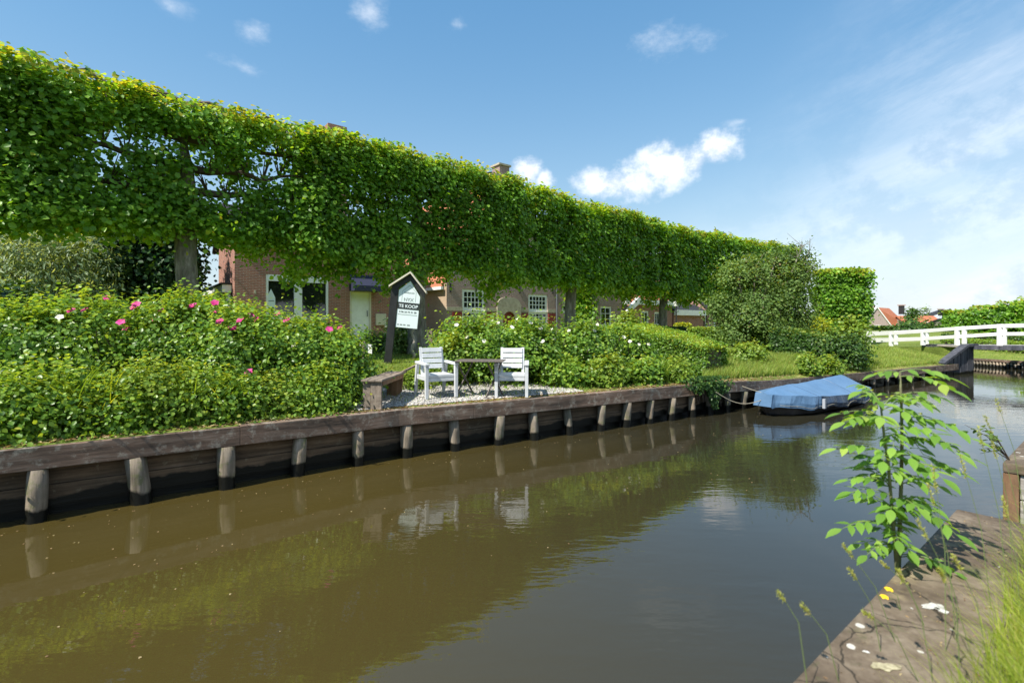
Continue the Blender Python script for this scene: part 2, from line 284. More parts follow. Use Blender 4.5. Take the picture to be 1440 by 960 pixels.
def watermat():
    m = mat('canal_water', (.05, .037, .012), .02, .5); b = m.node_tree.nodes['Principled BSDF']; b.inputs['IOR'].default_value = 1.65
    g = N(m, 'ShaderNodeNewGeometry')
    def nz(s, rot, st, det):
        mp = N(m, 'ShaderNodeMapping'); mp.inputs['Scale'].default_value = st; mp.inputs['Rotation'].default_value = (0, 0, rot); L_(m, g.outputs['Position'], mp.inputs[0])
        n = N(m, 'ShaderNodeTexNoise', Scale=s, Detail=det, Roughness=.5); L_(m, mp.outputs[0], n.inputs['Vector']); return n.outputs['Fac']
    a = nz(1.0, R(20), (2.2, 6.5, 1), 2); c = nz(1.0, R(-15), (9, 22, 1), 2); d = nz(.35, 0, (1, 1, 1), 3)
    hh = nt_math(m.node_tree, 'ADD', a, nt_math(m.node_tree, 'MULTIPLY', c, .32))
    hh = nt_math(m.node_tree, 'MULTIPLY', hh, nt_math(m.node_tree, 'MULTIPLY_ADD', d, 3.2, -1.15, clamp=True))
    bp = N(m, 'ShaderNodeBump', Strength=.5, Distance=.010); L_(m, hh, bp.inputs['Height']); L_(m, bp.outputs[0], b.inputs['Normal'])
    n = nz(.16, 0, (1, 1, 1), 3); s = N(m, 'ShaderNodeSeparateXYZ'); L_(m, g.outputs['Position'], s.inputs[0])
    n = nt_math(m.node_tree, 'ADD', nt_math(m.node_tree, 'MULTIPLY', n, .5), nt_math(m.node_tree, 'MULTIPLY_ADD', s.outputs[0], .09, .26))
    L_(m, ramp(m, n, [(.3, (.056, .042, .012)), (.8, (.024, .022, .013))]), b.inputs['Base Color']); return m
M['water'] = watermat()
M['petal'] = leafmat('pink_petal', (.40, .01, .13), (.58, .03, .22), (.70, .10, .34), .3, .6)
M['whitepetal'] = leafmat('white_petal', (.6, .58, .52), (.75, .74, .7), (.85, .85, .8), .3, .6)
M['yellowpetal'] = mat('yellow_petal', (.8, .5, .02), .5)

# ---------------------------------------------------------------- mesh helpers
def children(o): return [c for c in bpy.data.objects if c.parent == o]
def tag(o, label=None, cat=None, group=None, kind=None):
    if label: o['label'] = label
    if cat: o['category'] = cat
    if group: o['group'] = group
    if kind: o['kind'] = kind
    return o
def thing(name, label, cat, loc=(0, 0, 0), rz=0, group=None):
    o = bpy.data.objects.new(name, None); col.objects.link(o); o.empty_display_size = .1
    o.location = loc; o.rotation_euler = (0, 0, rz); return tag(o, label, cat, group)
class MB:
    def __init__(s): s.v = []; s.f = []
    def add(s, vs, fs):
        k = len(s.v); s.v += [tuple(p) for p in vs]; s.f += [tuple(i+k for i in f) for f in fs]; return s
    def hexa(s, p):      # eight corners: bottom ring then top ring
        return s.add(p, [(0, 3, 2, 1), (4, 5, 6, 7), (0, 1, 5, 4), (1, 2, 6, 5), (2, 3, 7, 6), (3, 0, 4, 7)])
    def box(s, x0, x1, y0, y1, z0, z1):
        return s.hexa([(x0, y0, z0), (x1, y0, z0), (x1, y1, z0), (x0, y1, z0), (x0, y0, z1), (x1, y0, z1), (x1, y1, z1), (x0, y1, z1)])
    def bar(s, a, b, w, h, up=(0, 0, 1)):
        a, b = Vector(a), Vector(b); d = (b-a).normalized(); sd_ = d.cross(Vector(up))
        if sd_.length < 1e-3: sd_ = d.cross(Vector((0, 1, 0)))
        sd_.normalize(); u = sd_.cross(d).normalized()
        q = []
        for e in (a, b):
            q += [e - sd_*w/2 - u*h/2, e + sd_*w/2 - u*h/2, e + sd_*w/2 + u*h/2, e - sd_*w/2 + u*h/2]
        return s.hexa(q)
    def tube(s, pts, rad, n=8, cap=True):
        pts = [Vector(p) for p in pts]
        if isinstance(rad, (int, float)): rad = [rad]*len(pts)
        rings = []; k = len(s.v); ref = Vector((.3, .9, .1))
        for i, p in enumerate(pts):
            d = (pts[min(i+1, len(pts)-1)] - pts[max(i-1, 0)]).normalized()
            a = d.cross(ref); a = a.normalized() if a.length > 1e-3 else d.cross(Vector((1, 0, 0))).normalized(); b = d.cross(a)
            for j in range(n):
                t = 2*math.pi*j/n; s.v.append(tuple(p + (a*math.cos(t) + b*math.sin(t))*rad[i]))
        for i in range(len(pts)-1):
            for j in range(n):
                s.f.append((k+i*n+j, k+i*n+(j+1) % n, k+(i+1)*n+(j+1) % n, k+(i+1)*n+j))
        if cap:
            s.f.append(tuple(k+j for j in range(n))[::-1]); s.f.append(tuple(k+(len(pts)-1)*n+j for j in range(n)))
        return s
    def prism(s, poly, axis, a, b):      # polygon in the two other axes, extruded along axis
        def P(u, v, w): return {'x': (w, u, v), 'y': (u, w, v), 'z': (u, v, w)}[axis]
        n = len(poly)
        return s.add([P(u, v, a) for u, v in poly] + [P(u, v, b) for u, v in poly],
                     [tuple(range(n))[::-1], tuple(range(n, 2*n))] + [(i, (i+1) % n, n+(i+1) % n, n+i) for i in range(n)])
    def build(s, name, m, parent=None, bevel=0, smooth=False):
        me = bpy.data.meshes.new(name); me.from_pydata(s.v, [], s.f); me.update()
        import bmesh
        b = bmesh.new(); b.from_mesh(me); bmesh.ops.recalc_face_normals(b, faces=b.faces)
        if bevel: bmesh.ops.bevel(b, geom=b.edges[:], offset=bevel, segments=2, affect='EDGES', profile=.6)
        b.to_mesh(me); b.free()
        if smooth: me.shade_smooth()
        me.materials.append(m)
        o = bpy.data.objects.new(name, me); col.objects.link(o); o.parent = parent; return o
def box(name, m, parent, x0, x1, y0, y1, z0, z1, bevel=0): return MB().box(x0, x1, y0, y1, z0, z1).build(name, m, parent, bevel)
LEAF = np.array([(0, 0, 0), (.35, .42, .07), (.75, .30, .05), (1, 0, -.08), (.75, -.30, .05), (.35, -.42, .07)])
NARROW = np.array([(0, 0, 0), (.3, .16, .03), (.7, .13, 0), (1, 0, -.12), (.7, -.13, 0), (.3, -.16, .03)])
def leaf_obj(name, P, Nn, A, size, m, parent, tint, tmpl=LEAF, faces=((0, 1, 2, 3), (0, 3, 4, 5))):
    """one mesh of folded leaves: positions, normals, axes, sizes, tint per leaf"""
    P = np.asarray(P, float); n = len(P)
    Nn = Nn/np.maximum(np.linalg.norm(Nn, axis=1, keepdims=True), 1e-6)
    W = np.cross(A, Nn); W /= np.maximum(np.linalg.norm(W, axis=1, keepdims=True), 1e-6); A = np.cross(Nn, W)
    s = np.asarray(size).reshape(-1, 1) if not np.isscalar(size) else np.full((n, 1), size)
    V = np.stack([P + s*(t[0]*A + t[1]*W + t[2]*Nn) for t in tmpl], 1).reshape(-1, 3)
    me = bpy.data.meshes.new(name); nv = len(tmpl); fl = [i for f in faces for i in f]; nl = len(fl); ls = np.cumsum([0]+[len(f) for f in faces[:-1]])
    me.vertices.add(nv*n); me.vertices.foreach_set('co', V.ravel())
    loops = ((np.arange(n)*nv)[:, None] + np.array(fl)).ravel()
    me.loops.add(nl*n); me.loops.foreach_set('vertex_index', loops.astype(np.int32))
    me.polygons.add(len(faces)*n); me.polygons.foreach_set('loop_start', ((np.arange(n)*nl)[:, None]+ls).ravel().astype(np.int32))
    at = me.attributes.new('tint', 'FLOAT', 'FACE'); at.data.foreach_set('value', np.repeat(np.clip(tint, 0, 1), len(faces)).astype(np.float32))
    me.update(calc_edges=True); me.materials.append(m)
    o = bpy.data.objects.new(name, me); col.objects.link(o); o.parent = parent; return o
def unit(rng, n):
    v = rng.normal(size=(n, 3)); return v/np.linalg.norm(v, axis=1, keepdims=True)

# ---------------------------------------------------------------- the lie of the land
LB = [(-40, -22, .72), (-12.64, -1.49, .72), (-4.64, 4.51, .71), (-1.56, 6.82, .67), (2.33, 9.06, .66), (4.08, 10.2, .64),
      (6.34, 11.7, .54), (10.5, 14.4, .47), (16.1, 18.0, .40), (17.0, 18.8, .40), (17.2, 30, .40), (16.5, 75, .40)]
RB = [(-35, -27.2, .66), (.9, 1.6, .66), (2.77, 3.1, .66), (3.70, 1.93, .66), (5.0, 2.97, .64), (4.07, 4.13, .64), (12, 10.5, .6), (19, 15.3, .42),
      (20.5, 19.9, .33), (20.3, 22, .28), (19.0, 35, .28), (17.5, 75, .28)]
def prof(tb, d):
    return float(np.interp(d, [t[0] for t in tb], [t[1] for t in tb]))
PA0 = [(0, 0), (.9, .03), (2, .1), (4, .3), (6, .46), (1000, .46)]
PA1 = [(0, 0), (.4, .06), (2, .45), (3, .62), (6, .66), (1000, .66)]
PB0 = [(0, 0), (.3, .0), (2, .04), (8, .4), (1000, .4)]
PB1 = [(0, 0), (.5, .04), (2, .3), (5, .5), (20, .78), (1000, .78)]
def nearest(B, x, y):
    best = (1e9, 0, 0, 0)
    for i in range(len(B)-1):
        ax, ay, az_ = B[i]; bx, by, bz = B[i+1]; dx, dy = bx-ax, by-ay
        t = max(0, min(1, ((x-ax)*dx+(y-ay)*dy)/(dx*dx+dy*dy)))
        d = math.hypot(x-ax-dx*t, y-ay-dy*t)
        if d < best[0]: best = (d, az_+(bz-az_)*t, ax+dx*t, ay+dy*t)
    return best
def gz(x, y):
    a = nearest(LB, x, y); b = nearest(RB, x, y)
    if a[0] <= b[0]:
        w = max(0, min(1, (a[2]-4.3)/2.2)); return a[1] + (1-w)*prof(PA0, a[0]) + w*prof(PA1, a[0])
    w = max(0, min(1, (b[3]-14)/3)); return b[1] + (1-w)*prof(PB0, b[0]) + w*prof(PB1, b[0])
def side_ok(x, y):       # outside the canal?
    import mathutils
    poly = [(p[0], p[1]) for p in LB] + [(p[0], p[1]) for p in RB[::-1]]
    c = False; n = len(poly)
    for i in range(n):
        x1, y1 = poly[i]; x2, y2 = poly[(i+1) % n]
        if (y1 > y) != (y2 > y) and x < (x2-x1)*(y-y1)/(y2-y1)+x1: c = not c
    return not c
def at(px, Y, z=None, py=None):
    x = (px-CX)/F*Y
    if py is not None: z = H-(py-HY)*Y/F
    if z is None: z = gz(x, Y)
    return Vector((x, Y, z))
outer = [(-60, -900), (900, -900), (900, 1400), (-900, 1400), (-900, -900), (-75, -900)]
def densify(B, st=.6):
    out = []
    for i in range(len(B)-1):
        ln = math.hypot(B[i+1][0]-B[i][0], B[i+1][1]-B[i][1]); k = max(1, int(ln/st)) if ln < 14 else 8
        out += [tuple(B[i][j]+(B[i+1][j]-B[i][j])*q/k for j in range(3)) for q in range(k)]
    return out + [B[-1]]
Ld, Rd = densify(LB), densify(RB)
ring = [(p[0], p[1]) for p in Ld] + [(p[0], p[1]) for p in Rd[::-1]] + outer
pts = list(ring)
def gridpts(x0, x1, y0, y1, st):
    for i in range(int((x1-x0)/st)+1):
        for j in range(int((y1-y0)/st)+1):
            x, y = x0+i*st+rnd.uniform(-.2, .2)*st, y0+j*st+rnd.uniform(-.2, .2)*st
            if side_ok(x, y) and min(nearest(LB, x, y)[0], nearest(RB, x, y)[0]) > .3*min(st, 1): pts.append((x, y))
gridpts(-14, 24, -3, 27, .8); gridpts(-60, 80, -40, 120, 6)
for k in range(120): pts.append((rnd.uniform(-850, 850), rnd.uniform(130, 1350)))
vv, ee, ff, *_ = delaunay_2d_cdt([Vector(p) for p in pts], [], [list(range(len(ring)))], 1, 1e-4)
g = MB(); g.add([(p.x, p.y, gz(p.x, p.y)) for p in vv], [tuple(f) for f in ff])
gr = g.build('ground', M['ground'], smooth=True); tag(gr, kind='structure')
if gr.data.polygons[0].normal.z < 0: gr.data.flip_normals()
wt = MB(); wt.add([(-60, -60, 0), (60, -60, 0), (60, 90, 0), (-60, 90, 0)], [(0, 1, 2, 3)])
tag(wt.build('water', M['water']), kind='structure')
# ---------------------------------------------------------------- quays
def frame_pts(B, i, off, z):
    """point i of a polyline moved sideways by off (positive = landward, left of the heading)"""
    a = Vector(B[max(i-1, 0)][:2]); b = Vector(B[min(i+1, len(B)-1)][:2]); d = (b-a).normalized(); n = Vector((-d.y, d.x))
    return Vector((B[i][0]+n.x*off, B[i][1]+n.y*off, z))
def strip(B, i0, i1, o0, o1, ztop, zbot, sgn=1):
    """a swept rectangular section along points i0..i1 of B; ztop/zbot relative to the point's z, absolute when given as a tuple"""
    v = []; f = []
    for k, i in enumerate(range(i0, i1+1)):
        zt = B[i][2]+ztop; zb = zbot[0] if isinstance(zbot, tuple) else B[i][2]+zbot
        v += [frame_pts(B, i, sgn*o0, zb), frame_pts(B, i, sgn*o1, zb), frame_pts(B, i, sgn*o1, zt), frame_pts(B, i, sgn*o0, zt)]
        if k:
            a, b = 4*(k-1), 4*k
            for q in range(4): f.append((a+q, a+(q+1) % 4, b+(q+1) % 4, b+q))
    n = i1-i0
    f += [(0, 1, 2, 3), (4*n+3, 4*n+2, 4*n+1, 4*n)]
    return MB().add(v, f)
def bankpx(px, B=LB):       # where the sight line of column px meets a bank line
    r = (px-CX)/F
    for i in range(len(B)-1):
        a, b = B[i], B[i+1]; fa, fb = a[0]-r*a[1], b[0]-r*b[1]
        if fa*fb <= 0 and b[1] > 0:
            t = fa/(fa-fb); d = Vector((b[0]-a[0], b[1]-a[1], 0)).normalized()
            return Vector((a[0]+(b[0]-a[0])*t, a[1]+(b[1]-a[1])*t, a[2]+(b[2]-a[2])*t)), d, Vector((-d.y, d.x, 0))
quay = thing('quay_wall', 'long timber quay wall with round posts along the far bank of the canal', 'quay wall')
QB = [(-12.64, -1.49, .72)]
for i in range(1, 9):
    a, b = LB[i], LB[i+1]
    if i == 8: break
    for q in range(1, 9): QB.append(tuple(a[j]+(b[j]-a[j])*q/8 for j in range(3)))
nq = len(QB)-1
step = 6
for k, i in enumerate(range(0, nq, step)):
    j = min(i+step, nq)
    m_ = strip(QB, i, j, -.045, .17, rnd.uniform(-.004, .006), -.215)
    # leave a hairline joint
    cap = m_.build('cap_beam', M['capwood'], quay, .008)
strip(QB, 0, nq, .125, .165, -.22, -.40).build('upper_board', M['boards'], quay)
strip(QB, 0, nq, .10, .15, -.405, (.10,)).build('lower_board', M['boards'], quay)
strip(QB, 0, nq, .17, .21, -.22, (-.5,)).build('backing_board', M['boards'], quay)
posts = [50, 199, 319, 420, 505, 573, 641, 702, 752, 802, 845, 882, 915, 944, 974, 1000, 1024, 1046, 1068, 1092, 1116, 1140, 1164, 1188, 1208, 1228, 1247, 1265, 1282, 1298, 1313]
pp = []
for px in posts:
    p, d, n = bankpx(px); pp.append((p, n))
p0, d0, n0 = bankpx(50)
for k in range(1, 6): pp.append((p0-d0*.72*k, n0))
for k, (p, n) in enumerate(pp):
    r = .085+rnd.uniform(-.012, .012) if k < 6 or k > 30 else .075+rnd.uniform(-.01, .01)
    c = p + Vector((n.x, n.y, 0))*(.03+rnd.uniform(-.02, .02)); lean = Vector((rnd.uniform(-.022, .022), rnd.uniform(-.01, .01), 0))
    ps = [c + lean*2 + Vector((0, 0, z)) for z in (-.9, -.68-.0)] ; top = p.z-.22
    zs = [-.3, -.05, .1, top*.6, top]
    MB().tube([Vector((c.x, c.y, z)) + lean*(z*5) for z in zs], [r*rnd.uniform(.88, .98), r*rnd.uniform(.9, 1), r*rnd.uniform(.94, 1.04), r*rnd.uniform(.96, 1.06), r*rnd.uniform(.9, 1.03)], 9).build('post', M['postwood'], quay, smooth=True)
# dirt and litter lying along the cap
rng = np.random.default_rng(11)
P = []
for k in range(5200):
    t = rng.uniform(0, nq-.01); i = int(t); w = t-i; b0, b1 = frame_pts(QB, i, 1, 0), frame_pts(QB, i+1, 1, 0)
    o = abs(rng.normal(0, .12))+.05; a0, a1 = frame_pts(QB, i, o, QB[i][2]), frame_pts(QB, i+1, o, QB[i+1][2]); q = a0.lerp(a1, w)
    P.append((q.x, q.y, (q.z if o < .17 else gz(q.x, q.y))+.012))
P = np.array(P); n = len(P)
tag(leaf_obj('leaf_litter', P, unit(rng, n)*.35+np.array([0, 0, 1]), unit(rng, n)*np.array([1, 1, .15]), rng.uniform(.025, .08, n), M['dry'], None, rng.uniform(0, 1, n), NARROW),
    'dry brown leaves and stalks scattered along the top of the far quay', 'leaf litter', kind='stuff')

# bridge abutment
ab = thing('bridge_abutment', 'blue grey timber bridge abutment with a slanting top beam', 'abutment', (0, 0, 0))
A0 = at(1322, 17.6, .38); A1 = at(1366, 18.6, 0); dv = Vector((A1.x-A0.x, A1.y-A0.y, 0)); Lw = dv.length; dv.normalize(); nn = Vector((dv.y, -dv.x, 0))
ztop = 1.02
for k in range(9):
    t0, t1 = k/9*Lw+.006, (k+1)/9*Lw-.006
    za = .40+(ztop-.40)*min(1, (t0/Lw)/.72); zb = .40+(ztop-.40)*min(1, (t1/Lw)/.72)
    q0, q1 = A0+dv*t0, A0+dv*t1; off = nn*(.07+.012*(k % 2)); bk = nn*-.02
    MB().hexa([(q0+off).xy.to_3d()+Vector((0, 0, -.4)), (q1+off).xy.to_3d()+Vector((0, 0, -.4)), (q1+bk).xy.to_3d()+Vector((0, 0, -.4)), (q0+bk).xy.to_3d()+Vector((0, 0, -.4)),
               (q0+off).xy.to_3d()+Vector((0, 0, za)), (q1+off).xy.to_3d()+Vector((0, 0, zb)), (q1+bk).xy.to_3d()+Vector((0, 0, zb)), (q0+bk).xy.to_3d()+Vector((0, 0, za))]).build('plank', M['tarwood'], ab)
B0 = A0.xy.to_3d()+Vector((0, 0, .43))-dv*.12; B1 = (A0+dv*Lw*.72).xy.to_3d()+Vector((0, 0, ztop+.03))
MB().bar(B0+nn*.06, B1+nn*.06, .24, .10).build('sloping_beam', M['tarwood'], ab, .01)
MB().bar(B1+nn*.06, (A0+dv*(Lw+.1)).xy.to_3d()+Vector((0, 0, ztop+.03))+nn*.06, .24, .10).build('top_beam', M['tarwood'], ab, .01)
# side of the abutment running back under the deck
MB().hexa([(A1+nn*.06).xy.to_3d()+Vector((0, 0, -.4)), (A1+nn*.06+Vector((.05, 2.2, 0))).xy.to_3d()+Vector((0, 0, -.4)), (A1+Vector((-.05, 2.2, 0))).xy.to_3d()+Vector((0, 0, -.4)), (A1-nn*.02-dv*.06).xy.to_3d()+Vector((0, 0, -.4)),
           (A1+nn*.06).xy.to_3d()+Vector((0, 0, ztop-.03)), (A1+nn*.06+Vector((.05, 2.2, 0))).xy.to_3d()+Vector((0, 0, ztop-.03)), (A1+Vector((-.05, 2.2, 0))).xy.to_3d()+Vector((0, 0, ztop-.03)), (A1-nn*.02-dv*.06).xy.to_3d()+Vector((0, 0, ztop-.03))]).build('side_wall', M['tarwood'], ab)

# bridge: deck, two railings
br = thing('footbridge', 'low footbridge with white two rail railings across the canal', 'bridge', (0, 0, 0))
def rail(points, skip=0):
    """points: (px, Y, py_top_of_handrail, py_top_of_low_rail, py_bottom)"""
    P_ = [(at(a, b, py=c), at(a, b, py=d_), at(a, b, py=e)) for a, b, c, d_, e in points]
    for (t0, m0, _), (t1, m1, _) in zip(P_, P_[1:]):
        MB().bar(t0-Vector((0, 0, .05)), t1-Vector((0, 0, .05)), .09, .13).build('handrail', M['railwhite'], br, .008)
        MB().bar(m0-Vector((0, 0, .05)), m1-Vector((0, 0, .05)), .05, .12).build('lower_rail', M['railwhite'], br, .006)
    for t, m_, b in P_[skip:]: MB().box(t.x-.07, t.x+.07, t.y-.05, t.y+.05, b.z-.04, t.z+.02).build('railing_post', M['railwhite'], br, .008)
near = [(1213, 24.5, 469.5, 478.5, 486.5), (1253, 22.4, 467.3, 477.3, 485.5), (1298, 20.6, 464.2, 475, 484), (1346, 19.0, 460, 471.5, 484), (1406, 17.9, 456.3, 467.5, 484.5)]
rail(near)
r2 = [(1500, 16.6, 454.0, 466.5, 485), (1620, 15.0, 453.5, 467.5, 487)]
rail([near[-1]] + r2, 1)
rail([(1222, 26.5, 466.5, 475.5, 484), (1260, 24.0, 465.4, 475, 483.5), (1303, 22.2, 463.2, 474, 484), (1356, 20.6, 459.3, 470.5, 484), (1412, 19.6, 456.8, 468, 484), (1480, 18.7, 455.5, 467, 484)])
dk = [at(1350, 18.75, py=486.2), at(1406, 17.7, py=487.2), at(1500, 16.4, py=488), at(1620, 14.8, py=490)]
for a, b in zip(dk, dk[1:]):
    MB().bar(a-Vector((0, 0, .045)), b-Vector((0, 0, .045)), .08, .15).build('edge_beam', M['tarwood'], br)
    o = Vector((.35, 1.9, 0))
    MB().hexa([a+Vector((0, .06, -.06)), b+Vector((0, .06, -.06)), b+o+Vector((0, 0, -.06)), a+o+Vector((0, 0, -.06)), a+Vector((0, .06, 0)), b+Vector((0, .06, 0)), b+o, a+o]).build('deck', M['palewood'], br)
# the ramp that carries the path onto the bridge
ramp_ = MB(); lo = [at(1195, 27, py=486), at(1253, 22.6, py=486.5), at(1346, 19.2, py=486.5)]; vv_ = []
for p in lo: vv_ += [Vector((p.x-.1, p.y-.3, p.z-.02)), Vector((p.x+1.9, p.y+1.6, p.z-.02)), Vector((p.x-.1, p.y-.3, p.z-1)), Vector((p.x+1.9, p.y+1.6, p.z-1))]
ramp_.add(vv_, [(0, 4, 5, 1), (4, 8, 9, 5), (0, 2, 6, 4), (4, 6, 10, 8), (2, 3, 7, 6), (6, 7, 11, 10), (1, 5, 7, 3), (5, 9, 11, 7), (0, 1, 3, 2), (8, 10, 11, 9)])
tag(ramp_.build('embankment', M['ground']), kind='structure')

# far right bank quay beyond the bridge
FB = [(20.9, 16.8, .36), (20.75, 18.4, .35), (20.5, 19.9, .33), (20.3, 22, .30), (20.0, 26, .28), (19.6, 30, .28)]
fq = thing('stake_revetment', 'low revetment of close set stakes on the right bank beyond the bridge', 'revetment')
strip(FB, 0, len(FB)-1, -.06, .08, .03, -.06, -1).build('cap_board', M['capwood'], fq)
y = 17.0
k = 0
while y < 27:
    x = np.interp(y, [p[1] for p in FB], [p[0] for p in FB]); zt = np.interp(y, [p[1] for p in FB], [p[2] for p in FB])
    MB().tube([(x-.0, y, -.3), (x, y, zt-.065)], .05, 7).build('stake', M['postwood'], fq, smooth=True)
    y += .135; k += 1
strip(FB, 0, len(FB)-1, .075, .11, -.065, (-.4,), -1).build('backing_board', M['boards'], fq)

# near quay slab
nd = Vector((.78, .6257, 0)); npv = Vector((.6257, -.78, 0)); C0 = Vector((2.77, 3.1, .70))
def slabpoly(o, back, wid, z0, z1):
    a = o - nd*back; return [(*a.xy, z0), (*(a+npv*wid).xy, z0), (*(o+npv*wid).xy, z0), (*o.xy, z0), (*a.xy, z1), (*(a+npv*wid).xy, z1), (*(o+npv*wid).xy, z1), (*o.xy, z1)]
ns = thing('near_quay', 'broad brown stone quay edge in the bottom right foreground', 'quay')
sl = MB().hexa(slabpoly(C0, 9, .52, .50, .70)).build('cap_slab', M['slab'], ns, .012)
MB().hexa(slabpoly(C0-nd*.02+npv*.03, 9, .12, -.4, .498)).build('face_wall', M['boards'], ns)
MB().hexa(slabpoly(C0-nd*.03+npv*.16, .12, .35, -.4, .498)).build('end_wall', M['boards'], ns); MB().hexa(slabpoly(C0-nd*.03+npv*.525, .12, 1.1, -.4, .68)).build('end_wall', M['boards'], ns)
def blotch(px, py, rx, ry, m, name, seed, z=.7025):
    Y = F*(H-z)/(py-HY); c = at(px, Y, z); rr = random.Random(seed); k = 22; q = MB()
    pts_ = []
    for i in range(k):
        a = 2*math.pi*i/k; r = 1+.28*math.sin(2*a+seed)+.2*math.sin(5*a+seed*2)+rr.uniform(-.22, .22); pts_.append((c.x+math.cos(a)*rx*r, c.y+math.sin(a)*ry*r, z))
    top = [(x, y, z+.002) for x, y, _ in pts_]
    q.add(pts_+top, [tuple(range(k, 2*k))]+[(i, (i+1) % k, k+(i+1) % k, k+i) for i in range(k)]); return q.build(name, m, ns)
blotch(1311, 852, .035, .024, M['dropping'], 'white_lichen_patch', 1); blotch(1325, 858, .02, .02, M['dropping'], 'white_lichen_patch', 5)
blotch(1246, 937, .040, .022, M['lichen'], 'yellow_lichen_patch', 2); blotch(1218, 916, .008, .006, M['dropping'], 'white_lichen_patch', 3)
for i, (a, b) in enumerate([(1338, 885), (1282, 855), (1405, 797), (1412, 806), (1163, 924)]):
    blotch(a, b, rnd.uniform(.002, .006), rnd.uniform(.002, .005), M['dropping'], 'white_lichen_patch', 10+i)
# next quay section with pale timber end
nq2 = thing('timber_quay_end', 'squared end of the next quay with pale boards and a brown corner post', 'quay')
C1 = Vector((4.07, 4.13, .70))
MB().hexa([(*(C1+nd*.0).xy, .62), (*(C1+npv*3).xy, .62), (*(C1+npv*3+nd*9).xy, .62), (*(C1+nd*9).xy, .62), (*(C1).xy, .70), (*(C1+npv*3).xy, .70), (*(C1+npv*3+nd*9).xy, .66), (*(C1+nd*9).xy, .66)]).build('cap_slab', M['slab'], nq2, .012)
for k in range(4):
    z1_ = .612-.21*k; z0_ = z1_-.20
    MB().hexa([(*(C1+npv*.10+nd*.03).xy, z0_), (*(C1+npv*3+nd*.03).xy, z0_), (*(C1+npv*3+nd*.09).xy, z0_), (*(C1+npv*.10+nd*.09).xy, z0_),
               (*(C1+npv*.10+nd*.03).xy, z1_), (*(C1+npv*3+nd*.03).xy, z1_), (*(C1+npv*3+nd*.09).xy, z1_), (*(C1+npv*.10+nd*.09).xy, z1_)]).build('end_board', M['palewood'], nq2, .006)
MB().hexa([(*(C1+npv*.0+nd*.01).xy, -.4), (*(C1+npv*.095+nd*.01).xy, -.4), (*(C1+npv*.095+nd*.12).xy, -.4), (*(C1+nd*.12).xy, -.4),
           (*(C1+nd*.01).xy, .618), (*(C1+npv*.095+nd*.01).xy, .618), (*(C1+npv*.095+nd*.12).xy, .618), (*(C1+nd*.12).xy, .618)]).build('corner_post', M['brownwood'], nq2, .008)
MB().hexa([(*(C1+nd*.13+npv*.02).xy, -.4), (*(C1+nd*.13+npv*.08).xy, -.4), (*(C1+nd*9+npv*.08).xy, -.4), (*(C1+nd*9+npv*.02).xy, -.4),
           (*(C1+nd*.13+npv*.02).xy, .615), (*(C1+nd*.13+npv*.08).xy, .615), (*(C1+nd*9+npv*.08).xy, .615), (*(C1+nd*9+npv*.02).xy, .615)]).build('side_board', M['boards'], nq2)

